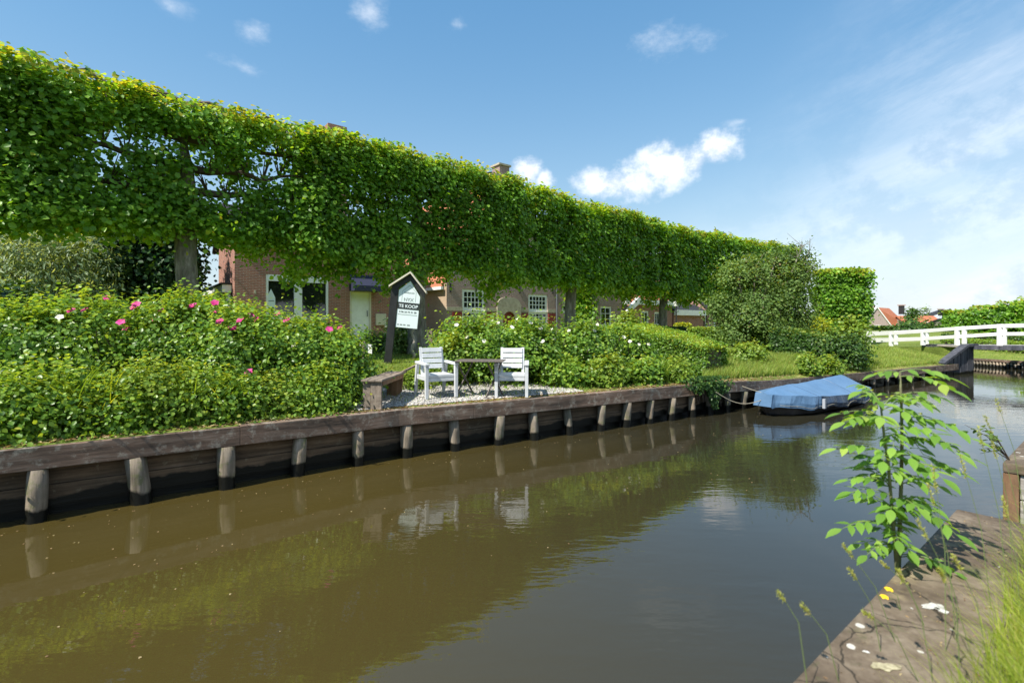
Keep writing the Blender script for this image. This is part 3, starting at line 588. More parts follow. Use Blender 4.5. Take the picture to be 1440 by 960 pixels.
# ---------------------------------------------------------------- houses
class House:
    """local frame: x along the facade, -y towards the canal, z up"""
    def __init__(s, name, label, O, ang, zb=1.12, group=None):
        s.O = Vector((O[0], O[1], 0)); s.ang = ang; s.dx, s.dy = math.cos(ang), math.sin(ang); s.zb = zb
        s.root = thing(name, label, 'house', (O[0], O[1], zb), ang, group)
    def u(s, px):
        r = (px-CX)/F; return (r*s.O.y-s.O.x)/(s.dx-r*s.dy)
    def z(s, px, py):
        Y = s.O.y+s.dy*s.u(px); return H-(py-HY)*Y/F-s.zb
    def facade(s, u0, u1, top, holes, m, thick=.25, y=0.0, name='wall', gable=None):
        """holes: (ua, ub, za, zb); a wall with real openings"""
        us = sorted({u0, u1, *[h[0] for h in holes], *[h[1] for h in holes]}); zs = sorted({-.3, top, *[h[2] for h in holes], *[h[3] for h in holes]})
        b = MB()
        def solid(a, c, e, g_): return not any(h[0]-1e-6 <= a and c <= h[1]+1e-6 and h[2]-1e-6 <= e and g_ <= h[3]+1e-6 for h in holes)
        for a, c in zip(us, us[1:]):
            for e, g_ in zip(zs, zs[1:]):
                if solid(a, c, e, g_): b.add([(a, y, e), (c, y, e), (c, y, g_), (a, y, g_)], [(0, 1, 2, 3)])
        for h in holes:
            a, c, e, g_ = h; q = [(a, e), (c, e), (c, g_), (a, g_)]
            for i in range(4):
                p, r = q[i], q[(i+1) % 4]; b.add([(p[0], y, p[1]), (r[0], y, r[1]), (r[0], y+thick, r[1]), (p[0], y+thick, p[1])], [(0, 1, 2, 3)])
        if gable: b.add([(u0, y, top), (u1, y, top), (gable[0], y, gable[1])], [(0, 1, 2)])
        o = b.build(name, m, s.root); return o
    def window(s, h, rows=1, cols=1, fm=None, y=.0, fw=.07, bar_=.03, glass=None, parent=None, name='window'):
        a, c, e, g_ = h; fm = fm or M['white']; f = MB(); yy = y+.04
        f.box(a, a+fw, yy, yy+.08, e, g_); f.box(c-fw, c, yy, yy+.08, e, g_); f.box(a+fw, c-fw, yy, yy+.08, e, e+fw); f.box(a+fw, c-fw, yy, yy+.08, g_-fw, g_)
        for i in range(1, cols): x = a+fw+(c-a-2*fw)*i/cols; f.box(x-bar_/2, x+bar_/2, yy+.015, yy+.05, e+fw, g_-fw)
        for i in range(1, rows): z = e+fw+(g_-e-2*fw)*i/rows; f.box(a+fw, c-fw, yy+.018, yy+.047, z-bar_/2, z+bar_/2)
        w = f.build(name, fm, parent or s.root)
        box('pane', glass or M['glass'], w, a+fw, c-fw, yy+.055, yy+.065, e+fw, g_-fw)
        return w
    def gable_side(s, u0, u1, D, eave, ridge, m, y=0.0, name='wall'):
        """ridge parallel to x: side walls with gables and a back wall"""
        for u in (u0, u1):
            MB().prism([(y+.001, -.3), (y+D, -.3), (y+D, eave), (y+D/2, ridge), (y+.001, eave)], 'x', u-.001 if u == u0 else u-.24, u+.24 if u == u0 else u+.001).build(name, m, s.root)
        MB().box(u0+.25, u1-.25, y+D-.25, y+D-.001, -.3, eave).build(name, m, s.root)
    def roof_x(s, u0, u1, D, eave, ridge, m, y=0.0, over=.3, name='roof'):
        t = .12; k = (ridge-eave)/(D/2); b = MB()
        prof_ = [(y-over, eave-over*k), (y+D/2, ridge), (y+D+over, eave-over*k), (y+D+over, eave-over*k+t), (y+D/2, ridge+t), (y-over, eave-over*k+t)]
        return b.prism(prof_, 'x', u0-.2, u1+.2).build(name, m, s.root)
    def roof_y(s, u0, u1, D, eave, ridge, m, y=0.0, over=.15, back=0, name='roof'):
        t = .12; W = u1-u0; k = (ridge-eave)/(W/2)
        prof_ = [(u0-over, eave-over*k), ((u0+u1)/2, ridge), (u1+over, eave-over*k), (u1+over, eave-over*k+t), ((u0+u1)/2, ridge+t), (u0-over, eave-over*k+t)]
        return MB().prism(prof_, 'y', y-.08+back, y+D).build(name, m, s.root)
A = math.atan2(.62, .78)
# --- first house
h1 = House('brick_house', 'brown brick house with a large white framed window and dark awning', (-6.4, 21.0), A)
u0, u1 = h1.u(330), h1.u(567)
wa = (h1.u(374), h1.u(462), .9, h1.z(418, 388)); da = (h1.u(492), h1.u(522), h1.z(507, 478), h1.z(507, 409)); sa = (h1.u(548), h1.u(562), h1.z(557, 471), h1.z(557, 450))
h1.facade(u0, u1, 3.9, [wa, da, sa], M['brick'])
h1.gable_side(u0, u1, 3.6, 3.9, 5.3, M['brick'])
h1.roof_x(u0, u1, 3.6, 3.9, 5.3, M['slate'])
w = MB(); a, c, e, g_ = wa; f_ = .09
w.box(a, a+f_, .02, .14, e, g_); w.box(c-f_, c, .02, .14, e, g_); w.box(a+f_, c-f_, .02, .14, e, e+f_); w.box(a+f_, c-f_, .0, .14, g_-.24, g_)
mu0, mu1 = h1.u(414), h1.u(425); w.box(mu0, mu1, .0, .13, e+f_, g_-.24)
wf = w.build('window', M['white'], h1.root)
box('pane', M['glass'], wf, a+f_, mu0, .08, .09, e+f_, g_-.24); box('pane', M['glass'], wf, mu1, c-f_, .08, .09, e+f_, g_-.24)
# poster in the shape of a little house hanging inside the window frame
pa, pc = h1.u(375.5), h1.u(387.5); z0_, z1_, z2_ = h1.z(381, 438), h1.z(381, 418), h1.z(381, 406)
ps = MB().prism([(pa, z0_), (pc, z0_), (pc, z1_), ((pa+pc)/2, z2_), (pa, z1_)], 'y', .045, .055).build('window_poster', M['panel'], h1.root)
MB().box(pa+.05, pc-.05, .038, .0445, z0_+.12*(z1_-z0_), z0_+.3*(z1_-z0_)).build('poster_band', M['ink'], ps)
MB().box(pa+.04, pc-.04, .038, .0445, z0_+.72*(z1_-z0_), z0_+.78*(z1_-z0_)).build('poster_line', M['inkgrey'], ps)
a, c, e, g_ = da; df = MB(); df.box(a, a+.07, .0, .12, e, g_); df.box(c-.07, c, .0, .12, e, g_); df.box(a+.07, c-.07, .0, .12, g_-.08, g_); df.build('door_frame', M['cream'], h1.root)
dd = box('door', M['white'], h1.root, a+.07, c-.07, .06, .10, e, g_-.08); MB().tube([(c-.16, .02, e+1.0), (c-.16, .02, e+1.25)], .018, 6).build('handle', M['zinc'], dd)
box('doorstep', M['tarwood'], h1.root, a-.15, c+.2, -.35, -.002, -.2, e-.01)
aw0, aw1 = h1.u(491), h1.u(530); az0, az1 = h1.z(510, 410), h1.z(510, 387)
MB().prism([(-.01, az0), (-.62, az0), (-.62, az0+.22), (-.05, az1), (-.01, az1)], 'x', aw0, aw1).build('awning', M['awning'], h1.root)
box('meter_cabinet', M['cream'], h1.root, h1.u(528), h1.u(542), -.08, -.002, h1.z(535, 457), h1.z(535, 441))
h1.window(sa, fm=M['white'], cols=2)
box('stone_ornament', M['stone'], h1.root, h1.u(357), h1.u(360), -.03, -.002, h1.z(358, 413), h1.z(358, 408))
# chimney
ch = at(473.5, 24.6, 9); cl = Matrix.Rotation(-A, 4, 'Z') @ (ch - Vector((-6.4, 21, 0)))
box('chimney', M['brick'], h1.root, -.72, .13, 1.9, 2.7, 4.9, 9.62)
# conservatory to the left of it, set back
zc = h1.z(330, 394)-.12
cons = thing('conservatory', 'white framed glazed sun room at the left side of the first brick house', 'conservatory', tuple(h1.root.location), A)
def cbox(nm, m_, *q): return box(nm, m_, cons, *q)
xs_ = u0-.17; cf = MB(); ys_ = [.55, 2.1, 3.9, 5.9, 8.1, 10.4]
for y_ in ys_: cf.box(xs_, xs_+.12, y_, y_+.22, -.2, zc-.3)
for ya, yb in zip(ys_, ys_[1:]): cf.box(xs_+.01, xs_+.11, ya+.22, yb, .5, .62)
cf.build('frame', M['white'], cons)
for ya, yb in zip(ys_, ys_[1:]):
    cbox('pane', M['glass'], xs_+.05, xs_+.06, ya+.22, yb, .62, zc-.3); cbox('low_panel', M['white'], xs_+.03, xs_+.08, ya+.22, yb, -.2, .498)
cbox('fascia', M['white'], xs_-.16, u0-.03, .45, 10.75, zc-.298, zc-.02)
cbox('flat_roof', M['slate'], xs_-.2, u0-.02, .42, 5.8, zc-.018, zc+.05)
cbox('flat_roof', M['slate'], xs_-.2, u0+3.2, 5.82, 10.9, zc-.018, zc+.05)
cbox('end_wall', M['white'], u0-.03, u0+3, 10.5, 10.62, -.2, zc-.02); cbox('end_wall', M['white'], u0+3, u0+3.1, 5.6, 10.62, -.2, zc-.02)

# --- second house: front gable, tan side wall
h2 = House('gabled_house', 'purple brown brick house with red shutters, arched red door and tan side wall', (-3.1, 23.6), A)
v1 = h2.u(783)
w1 = (h2.u(650), h2.u(682), .55, h2.z(666, 407)); w2 = (h2.u(743), h2.u(770), .55, h2.z(756, 414)); dr = (h2.u(706), h2.u(724), -.1, h2.z(715, 438))
eav = h2.z(628, 398); gx = h2.u(710)
h2.facade(0, v1, eav, [w1, w2, dr], M['brick2'], gable=(v1/2, 8.35))
MB().box(-.002, .25, .002, 9, -.3, eav).build('side_wall', M['tanbrick'], h2.root); MB().box(v1-.25, v1-.002, .26, 9, -.3, eav).build('side_wall', M['brick2'], h2.root)
MB().prism([(.255, -.3), (v1-.255, -.3), (v1-.255, eav), (v1/2, 8.2), (.255, eav)], 'y', 8.75, 9).build('back_wall', M['brick2'], h2.root)
h2.roof_y(0, v1, 9, eav, 8.3, M['orange'], back=.3)
box('gutter', M['white'], h2.root, -.26, -.12, .1, 9, eav-.30, eav-.16)
box('chimney', M['brick2'], h2.root, gx-.3, gx+.33, .05, .7, 7.6, h2.z(710, 233)); box('chimney_cap', M['stone'], h2.root, gx-.38, gx+.41, -.02, .77, h2.z(710, 233), h2.z(710, 230.5))
box('gable_shoulder', M['brick2'], h2.root, gx-.75, gx+.75, .06, .5, 7.2, h2.z(710, 249)); box('shoulder_cap', M['stone'], h2.root, gx-.82, gx+.82, .0, .56, h2.z(710, 249), h2.z(710, 246.5))
zb0, zb1 = h2.z(640, 437), h2.z(640, 431.5)
for a, c in ((0.0, w1[0]), (w1[1], h2.u(697.5)), (h2.u(731.5), w2[0]), (w2[1], v1)): box('stone_band', M['stone'], h2.root, a+.004, c-.004, -.035, -.002, zb0, zb1)
for w_ in (w1, w2):
    mid = zb0+.03; tall = (w_[0], w_[1], mid+.03, w_[3]); low = (w_[0], w_[1], w_[2], mid-.03)
    h2.window(tall, 3, 5, fw=.13, bar_=.04); h2.window(low, 4, 5, fw=.09, bar_=.04)
    box('transom', M['white'], h2.root, w_[0]+.002, w_[1]-.002, .01, .13, mid-.029, mid+.029)
    W_ = .52
    for a in (w_[0]-W_-.04, w_[1]+.04): box('shutter', M['redpaint'], h2.root, a, a+W_, -.06, -.01, w_[2], zb0-.06)
# portal
a, c = h2.u(698), h2.u(731.5); zt = h2.z(715, 430)
arch = MB(); cx_ = (dr[0]+dr[1])/2; rr = (dr[1]-dr[0])/2; zs_ = dr[3]-rr
pl = [(a, -.2), (dr[0], -.2), (dr[0], zs_)] + [(cx_-math.cos(t)*rr, zs_+math.sin(t)*rr) for t in [math.pi*i/12 for i in range(1, 12)]] + [(dr[1], zs_), (dr[1], -.2), (c, -.2), (c, zt), (a, zt)]
arch.prism(pl, 'y', -.09, -.004).build('portal', M['stone'], h2.root)
zp = h2.z(715, 418)
pl = [(a-.06, zt+.003), (c+.06, zt+.003)] + [(cx_+math.cos(t)*(c-a)*.47, zt+.12+math.sin(t)*(zp-zt-.1)) for t in [math.pi*i/10 for i in range(11)]]
MB().prism(pl, 'y', -.08, -.004).build('pediment', M['stone'], h2.root)
MB().prism([(dr[0]+.001, -.1), (dr[1]-.001, -.1), (dr[1]-.001, dr[3]-.01), (dr[0]+.001, dr[3]-.01)], 'y', .03, .08).build('door', M['redpaint'], h2.root)
for px in (633, 669, 730.5, 777): x = h2.u(px); z_ = h2.z(px, 404+ (px-633)*.02); box('wall_anchor', M['black'], h2.root, x-.03, x+.03, -.05, -.002, z_-.25, z_+.2)
MB().tube([(v1-.08, -.08, -.1), (v1-.08, -.08, eav+.3)], .05, 8).build('downpipe', M['zinc'], h2.root)
# --- third house
h3 = House('plain_brick_house', 'long low brown brick house with small sash windows right of the downpipe', (-3.1+.78*(v1+.02), 23.6+.62*(v1+.02)), A)
v3 = h3.u(874)
wl = [(h3.u(791), h3.u(803), h3.z(797, 440), h3.z(797, 428)), (h3.u(821), h3.u(836), h3.z(828, 458), h3.z(828, 429.5)), (h3.u(844.5), h3.u(860), h3.z(852, 458), h3.z(852, 431))]
ev3 = h3.z(830, 404)
h3.facade(0, v3, ev3, wl, M['brick2']); h3.gable_side(0, v3, 8, ev3, 7.4, M['brick2']); h3.roof_x(.22, v3-.2, 8, ev3, 7.4, M['slate'], over=.2)
for i, w_ in enumerate(wl): h3.window(w_, 1 if i == 0 else 3, 1 if i == 0 else 2, fw=.1)
box('stone_lintel', M['stone'], h3.root, wl[0][0]-.1, wl[0][1]+.1, -.04, -.002, wl[0][3]+.003, wl[0][3]+.15)
x = h3.u(885); bb = MB(); za_, zb_ = h3.z(874, 428), h3.z(874, 410)
MB().prism([(v3+.03, zb_), (v3+.18, zb_), (v3+.34, za_+.25), (v3+.5, za_), (v3+.03, za_)], 'y', -.35, -.02).build('gutter_console', M['white'], h3.root)
box('chimney', M['brick2'], h3.root, h3.u(906)-2.0, h3.u(906)-1.2, 4, 4.6, 7.0, 8.6)
# --- fourth house with white barge boards
h4 = House('barge_board_house', 'low brick house with wide white barge boards and red tiled roof', (-3.1+.78*13.35, 23.6+.62*13.35), A)
v4 = h4.u(945); wl = [(h4.u(902), h4.u(912.5), .6, h4.z(907, 437)), (h4.u(920.5), h4.u(929), .6, h4.z(925, 438.5))]
ev4 = h4.z(900, 428)
h4.facade(h4.u(893), v4, ev4, wl, M['brick']); h4.gable_side(h4.u(893), v4, 7, ev4, 5.2, M['brick']); h4.roof_x(h4.u(893), v4, 7, ev4+.1, 5.3, M['orange'], over=.1)
for w_ in wl: h4.window(w_, 1, 2, fw=.12)
MB().box(h4.u(893), v4, -.2, -.01, ev4-.02, h4.z(900, 421)).build('fascia', M['white'], h4.root)
MB().prism([(h4.u(878), h4.z(880, 442)), (h4.u(893), h4.z(893, 428)), (h4.u(897), h4.z(893, 418)), (h4.u(893), h4.z(893, 418)), (h4.u(877), h4.z(880, 437))], 'y', -.3, -.1).build('barge_board', M['white'], h4.root)
MB().prism([(h4.u(878), -.3), (h4.u(893)-.01, -.3), (h4.u(893)-.01, ev4), (h4.u(878), h4.z(880, 441))], 'y', .0, 3).build('side_wing', M['brick'], h4.root)
# --- fifth
h5 = House('slate_roofed_house', 'small brick house with dark roof and pale fascia behind the street lamp', (-3.1+.78*18.6, 23.6+.62*18.6), A)
v5 = h5.u(989); e5 = h5.z(965, 443); h5.facade(.02, v5, e5, [], M['brick']); h5.gable_side(.02, v5, 7, e5, 5.0, M['brick']); h5.roof_x(.2, v5, 7, e5+.3, h5.z(950, 421)+1, M['slate'], over=.1)
box('fascia', M['white'], h5.root, .03, v5, -.22, -.01, e5-.02, h5.z(965, 436))
# --- sixth
h6 = House('pink_brick_house', 'pinkish brick house with a white door partly hidden by the tall shrub', (-3.1+.78*23.1, 23.6+.62*23.1), A)
v6 = h6.u(1022); e6 = h6.z(1000, 434); w6 = [(h6.u(1003.5), h6.u(1007), -.1, h6.z(1005, 440)), (h6.u(992), h6.u(999), .5, h6.z(996, 441))]
h6.facade(0, v6, e6, w6, M['pinkbrick']); h6.gable_side(0, v6, 7, e6, 5.2, M['pinkbrick']); h6.roof_x(0, v6, 7, e6, 5.2, M['slate'], over=.2)
box('door', M['white'], h6.root, w6[0][0]+.01, w6[0][1]-.01, .05, .1, -.1, w6[0][3]); h6.window(w6[1], 1, 1, fw=.12)
box('eaves_board', M['white'], h6.root, 0, v6, -.1, -.01, e6-.15, e6+.08)

# --- far houses behind the bridge
def far_house(name, label, px0, px1, Y, eave_py, ridge_py, m, roofm, gable_px=None, chims=(), wins=(), depth=9, dormer=None, white=False):
    """gable end towards us between px0 and gable_px, long roof slope from there to px1"""
    o = at(px0, Y, 1.0); k = F/Y; zr = lambda py: H-(py-HY)*Y/F-1.0; X = lambda px: (px-px0)/k
    root = thing(name, label, 'house', (o.x, o.y, 1.0), 0)
    ev, rd = zr(eave_py), zr(ridge_py)
    if gable_px:
        g1 = X(gable_px)
        MB().prism([(0, -.5), (g1, -.5), (g1, ev), (g1/2, rd), (0, ev)], 'y', 0, .3).build('gable_wall', m, root)
        b = MB(); b.bar((-.15, -.05, ev-.1), (g1/2, -.05, rd+.08), .3, .16); b.bar((g1/2, -.05, rd+.08), (g1+.15, -.05, ev-.1), .3, .16)
        b.build('barge_board', M['white'] if white else M['slate'], root)
        # roof runs back to the right: ridge from gable top, drawn as a slab sloping to the viewer
        MB().add([(g1/2, .1, rd), (X(px1), depth*.6, rd), (X(px1), depth*.6-4.5, ev), (g1, .1, ev), (g1/2, .1, rd-.15), (X(px1), depth*.6, rd-.15), (X(px1), depth*.6-4.5, ev-.15), (g1, .1, ev-.15)],
                 [(0, 1, 2, 3), (7, 6, 5, 4), (0, 4, 5, 1), (1, 5, 6, 2), (2, 6, 7, 3), (3, 7, 4, 0)]).build('roof', roofm, root)
        MB().box(g1, X(px1), .9, 1.2, -.5, ev).build('wall', m, root)
        MB().add([(g1/2, .1, rd), (X(px1), depth*.6, rd), (X(px1)-2, depth, ev), (0, 4, ev), (g1/2, .1, rd-.15), (X(px1), depth*.6, rd-.15), (X(px1)-2, depth, ev-.15), (0, 4, ev-.15)],
                 [(0, 3, 2, 1), (4, 5, 6, 7), (0, 4, 7, 3), (3, 7, 6, 2), (2, 6, 5, 1), (1, 5, 4, 0)]).build('roof', roofm, root)
    else:
        MB().box(0, X(px1), 0, .3, -.5, ev).build('wall', m, root); MB().box(0, X(px1), depth-.3, depth, -.5, ev).build('wall', m, root)
        for x in (0.02, X(px1)-.3): MB().prism([(.31, -.5), (depth-.31, -.5), (depth-.31, ev), (depth/2, rd-.1), (.31, ev)], 'x', x, x+.28).build('wall', m, root)
        MB().prism([(-.3, ev-.2), (depth/2, rd), (depth+.3, ev-.2), (depth+.3, ev), (depth/2, rd+.2), (-.3, ev)], 'x', -.2, X(px1)+.2).build('roof', roofm, root)
    for px, top, w_ in chims:
        c = box('chimney', M['slate'], root, X(px)-w_/2, X(px)+w_/2, 1.5, 1.5+w_, rd-1.2, zr(top)-.35)
        box('chimney_cap', M['greybrick'], root, X(px)-w_*.7, X(px)+w_*.7, 1.5-w_*.2, 1.5+w_*1.2, zr(top)-.345, zr(top)-.15)
    for pa_, pb_, ta, tb in wins:
        f = box('window', M['white'], root, X(pa_), X(pb_), -.08, -.01, zr(tb), zr(ta)); box('pane', M['glass'], f, X(pa_)+.18, X(pb_)-.18, -.11, -.085, zr(tb)+.15, zr(ta)-.15)
    if dormer:
        a, b, t, q = dormer; d_ = box('dormer', M['slate'], root, X(a), X(b), .2, 3.5, zr(q), zr(t)-.25); box('dormer_roof', M['white'], d_, X(a)-.4, X(b)+.3, -.1, 3.7, zr(t)-.245, zr(t))
        box('pane', M['glass'], d_, X(a)+.2, X(b)-.2, .12, .18, zr(q)+.3, zr(t)-.4)
    return root
far_house('orange_roofed_house', 'far grey pink gabled house with an orange tiled roof and chimney', 1213, 1283, 88, 458, 432, M['greybrick'], M['orange'], 1252, ((1279, 426.5, .62),), ((1229, 1240, 457, 463), (1216, 1222, 455, 462)), white=True)
far_house('dark_roofed_house', 'taller dark roofed house standing behind the orange roofed gable', 1208, 1243, 104, 450, 421, M['greybrick'], M['slate'], 1240, ((1226, 417, .8),))
far_house('low_orange_house', 'lower far house with orange roof and a white dormer', 1291, 1343, 84, 468, 445, M['greybrick'], M['orange'], dormer=(1324, 1338, 452.5, 458), wins=((1300, 1304, 472, 476), (1312, 1317, 472, 476), (1326, 1332, 472, 477)))
far_house('small_grey_house', 'small far grey gable with a chimney at the left end of the right hedge', 1326, 1352, 98, 446, 435, M['greybrick'], M['slate'], 1345, ((1334, 432.5, .6),))
far_house('hedge_hidden_house', 'far grey brick house seen under the clipped trees on the right', 1360, 1452, 72, 461, 449, M['greybrick'], M['slate'], wins=((1372, 1378, 468, 477), (1384, 1389, 468, 477), (1402, 1409, 468, 478), (1418, 1424, 468, 478)))

# ---------------------------------------------------------------- street lamp, small garden things
lp = at(951, 31); sl_ = thing('street_lamp', 'street lamp with a white lantern head in front of the dark roof', 'street lamp', tuple(lp))
k = 31/F; ztop_ = H-(419-HY)*k-lp.z
MB().tube([(0, 0, 0), (0, 0, .4), (0, 0, .45), (0, 0, ztop_-.5)], [.08, .08, .045, .035], 8).build('pole', M['black'], sl_)
MB().tube([(0, 0, ztop_-.5), (0, 0, ztop_-.12)], [.12, .21], 6).build('lantern', M['white'], sl_); MB().tube([(0, 0, ztop_-.118), (0, 0, ztop_+.08)], [.24, .05], 6).build('lantern_cap', M['zinc'], sl_)

# chairs
def chair(label, loc, rz):
    t = thing('garden_chair', label, 'chair', loc, rz, 'white garden chairs on the gravel'); c = M['chair']; w = .24
    for s in (-1, 1):
        x = s*w
        MB().hexa([(x-.024, -.26, 0), (x+.024, -.26, 0), (x+.024, -.215, 0), (x-.024, -.215, 0), (x-.028, -.262, .50), (x+.028, -.262, .50), (x+.028, -.205, .50), (x-.028, -.205, .50)]).build('leg', c, t, .006)
        MB().hexa([(x-.022, .29, 0), (x+.022, .29, 0), (x+.022, .335, 0), (x-.022, .335, 0), (x-.026, .17, .50), (x+.026, .17, .50), (x+.026, .225, .50), (x-.026, .225, .50)]).build('leg', c, t, .006)
        MB().hexa([(x-.036, -.28, .502), (x+.036, -.28, .502), (x+.036, .235, .515), (x-.036, .235, .515), (x-.036, -.28, .535), (x+.036, -.28, .535), (x+.036, .235, .55), (x-.036, .235, .55)]).build('armrest', c, t, .006)
        MB().box(x-.022 if s < 0 else x-.006, x+.006 if s < 0 else x+.022, -.20, .17, .275, .345).build('side_rail', c, t, .004)
        xb = s*(w-.065)
        MB().hexa([(xb-.022, .13, .30), (xb+.022, .13, .30), (xb+.022, .165, .30), (xb-.022, .165, .30), (xb-.022, .235, .765), (xb+.022, .235, .765), (xb+.022, .265, .765), (xb-.022, .265, .765)]).build('back_upright', c, t, .005)
    MB().box(-w+.03, w-.03, -.225, .14, .315, .362).build('seat', c, t, .008)
    MB().box(-w+.03, w-.03, -.222, -.19, .255, .313).build('seat_apron', c, t, .006)
    for k in range(4):
        z0, z1 = .43+k*.085, .43+k*.085+.070; f = lambda z: .13+(z-.30)/.465*.105
        MB().hexa([(-w+.075, f(z0)-.022, z0), (w-.075, f(z0)-.022, z0), (w-.075, f(z0)-.001, z0), (-w+.075, f(z0)-.001, z0), (-w+.075, f(z1)-.022, z1), (w-.075, f(z1)-.022, z1), (w-.075, f(z1)-.001, z1), (-w+.075, f(z1)-.001, z1)]).build('back_slat', c, t, .004)
    return t
GZ = .012
c1 = Vector((-1.20, 7.88, 0)); chair('white slatted garden chair left of the folding table, turned to the right', (c1.x, c1.y, gz(c1.x, c1.y)+GZ), R(29))
c2 = Vector((0.0, 8.1, 0)); chair('white slatted garden chair right of the folding table, facing the canal', (c2.x, c2.y, gz(c2.x, c2.y)+GZ), R(-2))
# folding table
tb_ = Vector((-.50, 7.95, 0)); tt = thing('folding_table', 'small folding table with thin dark top between the two white chairs', 'table', (tb_.x, tb_.y, gz(tb_.x, tb_.y)+GZ), R(-6))
zt_ = .575
tp = MB(); 
for k in range(6): tp.box(-.38, .38, -.27+k*.09, -.27+k*.09+.082, zt_-.010, zt_)
tp.build('tabletop', M['metal'], tt); MB().box(-.36, -.33, -.26, .26, zt_-.026, zt_-.0105).build('top_brace', M['metal'], tt); MB().box(.33, .36, -.26, .26, zt_-.026, zt_-.0105).build('top_brace', M['metal'], tt)
for s, x in ((-1, -.24), (1, .24)):
    MB().bar((x-.13, -.2, 0), (x+.08, .2, zt_-.03), .016, .022).build('leg', M['metal'], tt); MB().bar((x+.09, .2, 0), (x-.10, -.2, zt_-.03), .016, .022).build('leg', M['metal'], tt)
    MB().bar((x-.12, -.18, .04), (x+.07, .19, .06), .012, .012).build('stretcher', M['metal'], tt)
# bench
b0 = at(524, 6.78); b0 = Vector((b0.x, b0.y, gz(b0.x, b0.y))); b1 = at(556, 7.85); bd = (b1-b0); ba = math.atan2(bd.y, bd.x)-math.pi/2
bn = thing('wooden_bench', 'weathered plank bench at the edge of the gravel beside the rose bushes', 'bench', (b0.x, b0.y, b0.z), ba); Lb = bd.xy.length
for x0, x1 in ((-.145, -.052), (-.046, .046), (.052, .145)): MB().box(x0, x1, -.05, Lb+.1, .385, .412).build('seat_plank', M['benchwood'], bn, .004)
for x0, x1, y_ in ((-.135, -.03, .0), (-.024, .125, -.015)): MB().box(x0, x1, y_, y_+.05, -.03, .384).build('end_board', M['benchwood'], bn, .004)
MB().prism([(-.13, .384), (-.13, -.03), (-.05, -.03), (.10, .10), (.13, .384)], 'y', Lb-.03, Lb+.02).build('end_board', M['brownwood'], bn)
MB().box(.105, .128, .06, Lb-.04, .32, .384).build('side_board', M['brownwood'], bn)
MB().bar((.0, Lb+.1, .36), (.30, Lb+.55, .52), .03, .03).build('loose_batten', M['benchwood'], bn)
# estate agent's sign, leaning
sg = at(545, 10.9); sn = thing('for_sale_sign', 'house shaped TE KOOP sale sign on a leaning black post', 'sign', (sg.x, sg.y, gz(sg.x, sg.y)-.04), R(4))
k = 10.9/F; tilt = Matrix.Rotation(R(5.5), 4, 'Y')
def S(x, z, y=0): p = tilt @ Vector((x*k, y, z*k)); return (p.x, p.y, p.z)     # x, z counted in photo pixels from the foot of the post
def plate(name, poly, y0, y1, m, parent):
    n = len(poly); v = [S(x, z, y0) for x, z in poly]+[S(x, z, y1) for x, z in poly]
    return MB().add(v, [tuple(range(n))[::-1], tuple(range(n, 2*n))]+[(i, (i+1) % n, n+(i+1) % n, n+i) for i in range(n)]).build(name, m, parent)
plate('post', [(-5, 0), (5, 0), (5, 108), (-5, 108)], -.04, .05, M['black'], sn)
plate('cross_bar', [(5.1, 60), (12, 60), (12, 66), (5.1, 66)], .0, .03, M['black'], sn)
plate('gable_board', [(-4, 108.2), (-4, 112), (20, 131), (42, 108), (42, 99), (20, 122), (5, 110), (5, 108.2)], -.035, .045, M['black'], sn)
plate('roof_board', [(-7.5, 109.5), (20, 131.4), (20, 134), (-7.5, 112.2)], -.14, .12, M['cream'], sn)
plate('roof_board', [(20.1, 131.4), (44.5, 105.5), (44.5, 108), (20.1, 134)], -.14, .12, M['cream'], sn)
panel = plate('panel', [(6, 55), (36, 55), (36, 100), (20.6, 121), (5.9, 107)], -.02, -.008, M['panel'], sn)
plate('panel_band', [(6, 81), (36, 81), (36, 90.5), (6, 90.5)], -.0245, -.0205, M['ink'], panel)
for a, b in (((11, 92), (11, 106)), ((11, 106), (20.5, 115)), ((20.5, 115), (30, 106)), ((30, 106), (30, 92))):
    dx_, dz_ = b[0]-a[0], b[1]-a[1]; l_ = math.hypot(dx_, dz_); ox, oz = -dz_/l_*.22, dx_/l_*.22
    plate('panel_outline', [(a[0]-ox, a[1]-oz), (b[0]-ox, b[1]-oz), (b[0]+ox, b[1]+oz), (a[0]+ox, a[1]+oz)], -.0225, -.0205, M['inkgrey'], panel)
def text(s, x, z, size, m, name, y=-.026):
    cu = bpy.data.curves.new('t', 'FONT'); cu.body = s; cu.size = size*k; cu.align_x = 'CENTER'; cu.extrude = .0008; cu.offset = .0018 if size > 6 else .0005
    tmp = bpy.data.objects.new('t', cu); col.objects.link(tmp); bpy.context.view_layer.update()
    me = bpy.data.meshes.new_from_object(tmp.evaluated_get(bpy.context.evaluated_depsgraph_get())); bpy.data.objects.remove(tmp)
    o = bpy.data.objects.new(name, me); me.materials.clear(); me.materials.append(m); col.objects.link(o); o.parent = panel
    o.matrix_local = tilt @ Matrix.Translation((x*k, y, z*k)) @ Matrix.Rotation(R(90), 4, 'X'); return o
text('TE KOOP', 21, 83.3, 6.3, M['panel'], 'lettering'); text('NYX', 20.5, 92.5, 6.5, M['inkgrey'], 'lettering', -.0225); text('MAKELAARS', 20.5, 103.5, 2.6, M['inkgrey'], 'lettering', -.0225)
text('0 06 22 73 31 58', 21, 76, 3.5, M['ink'], 'lettering', -.0225)
plate('panel_line', [(7.5, 73), (34, 73), (34, 73.7), (7.5, 73.7)], -.0225, -.0205, M['inkgrey'], panel)
for x0, x1 in ((8, 10), (11.5, 15), (16.2, 19.5), (21.5, 25.5)): plate('panel_mark', [(x0, 58), (x1, 58), (x1, 59.8), (x0, 59.8)], -.0225, -.0205, M['inkgrey'], panel)
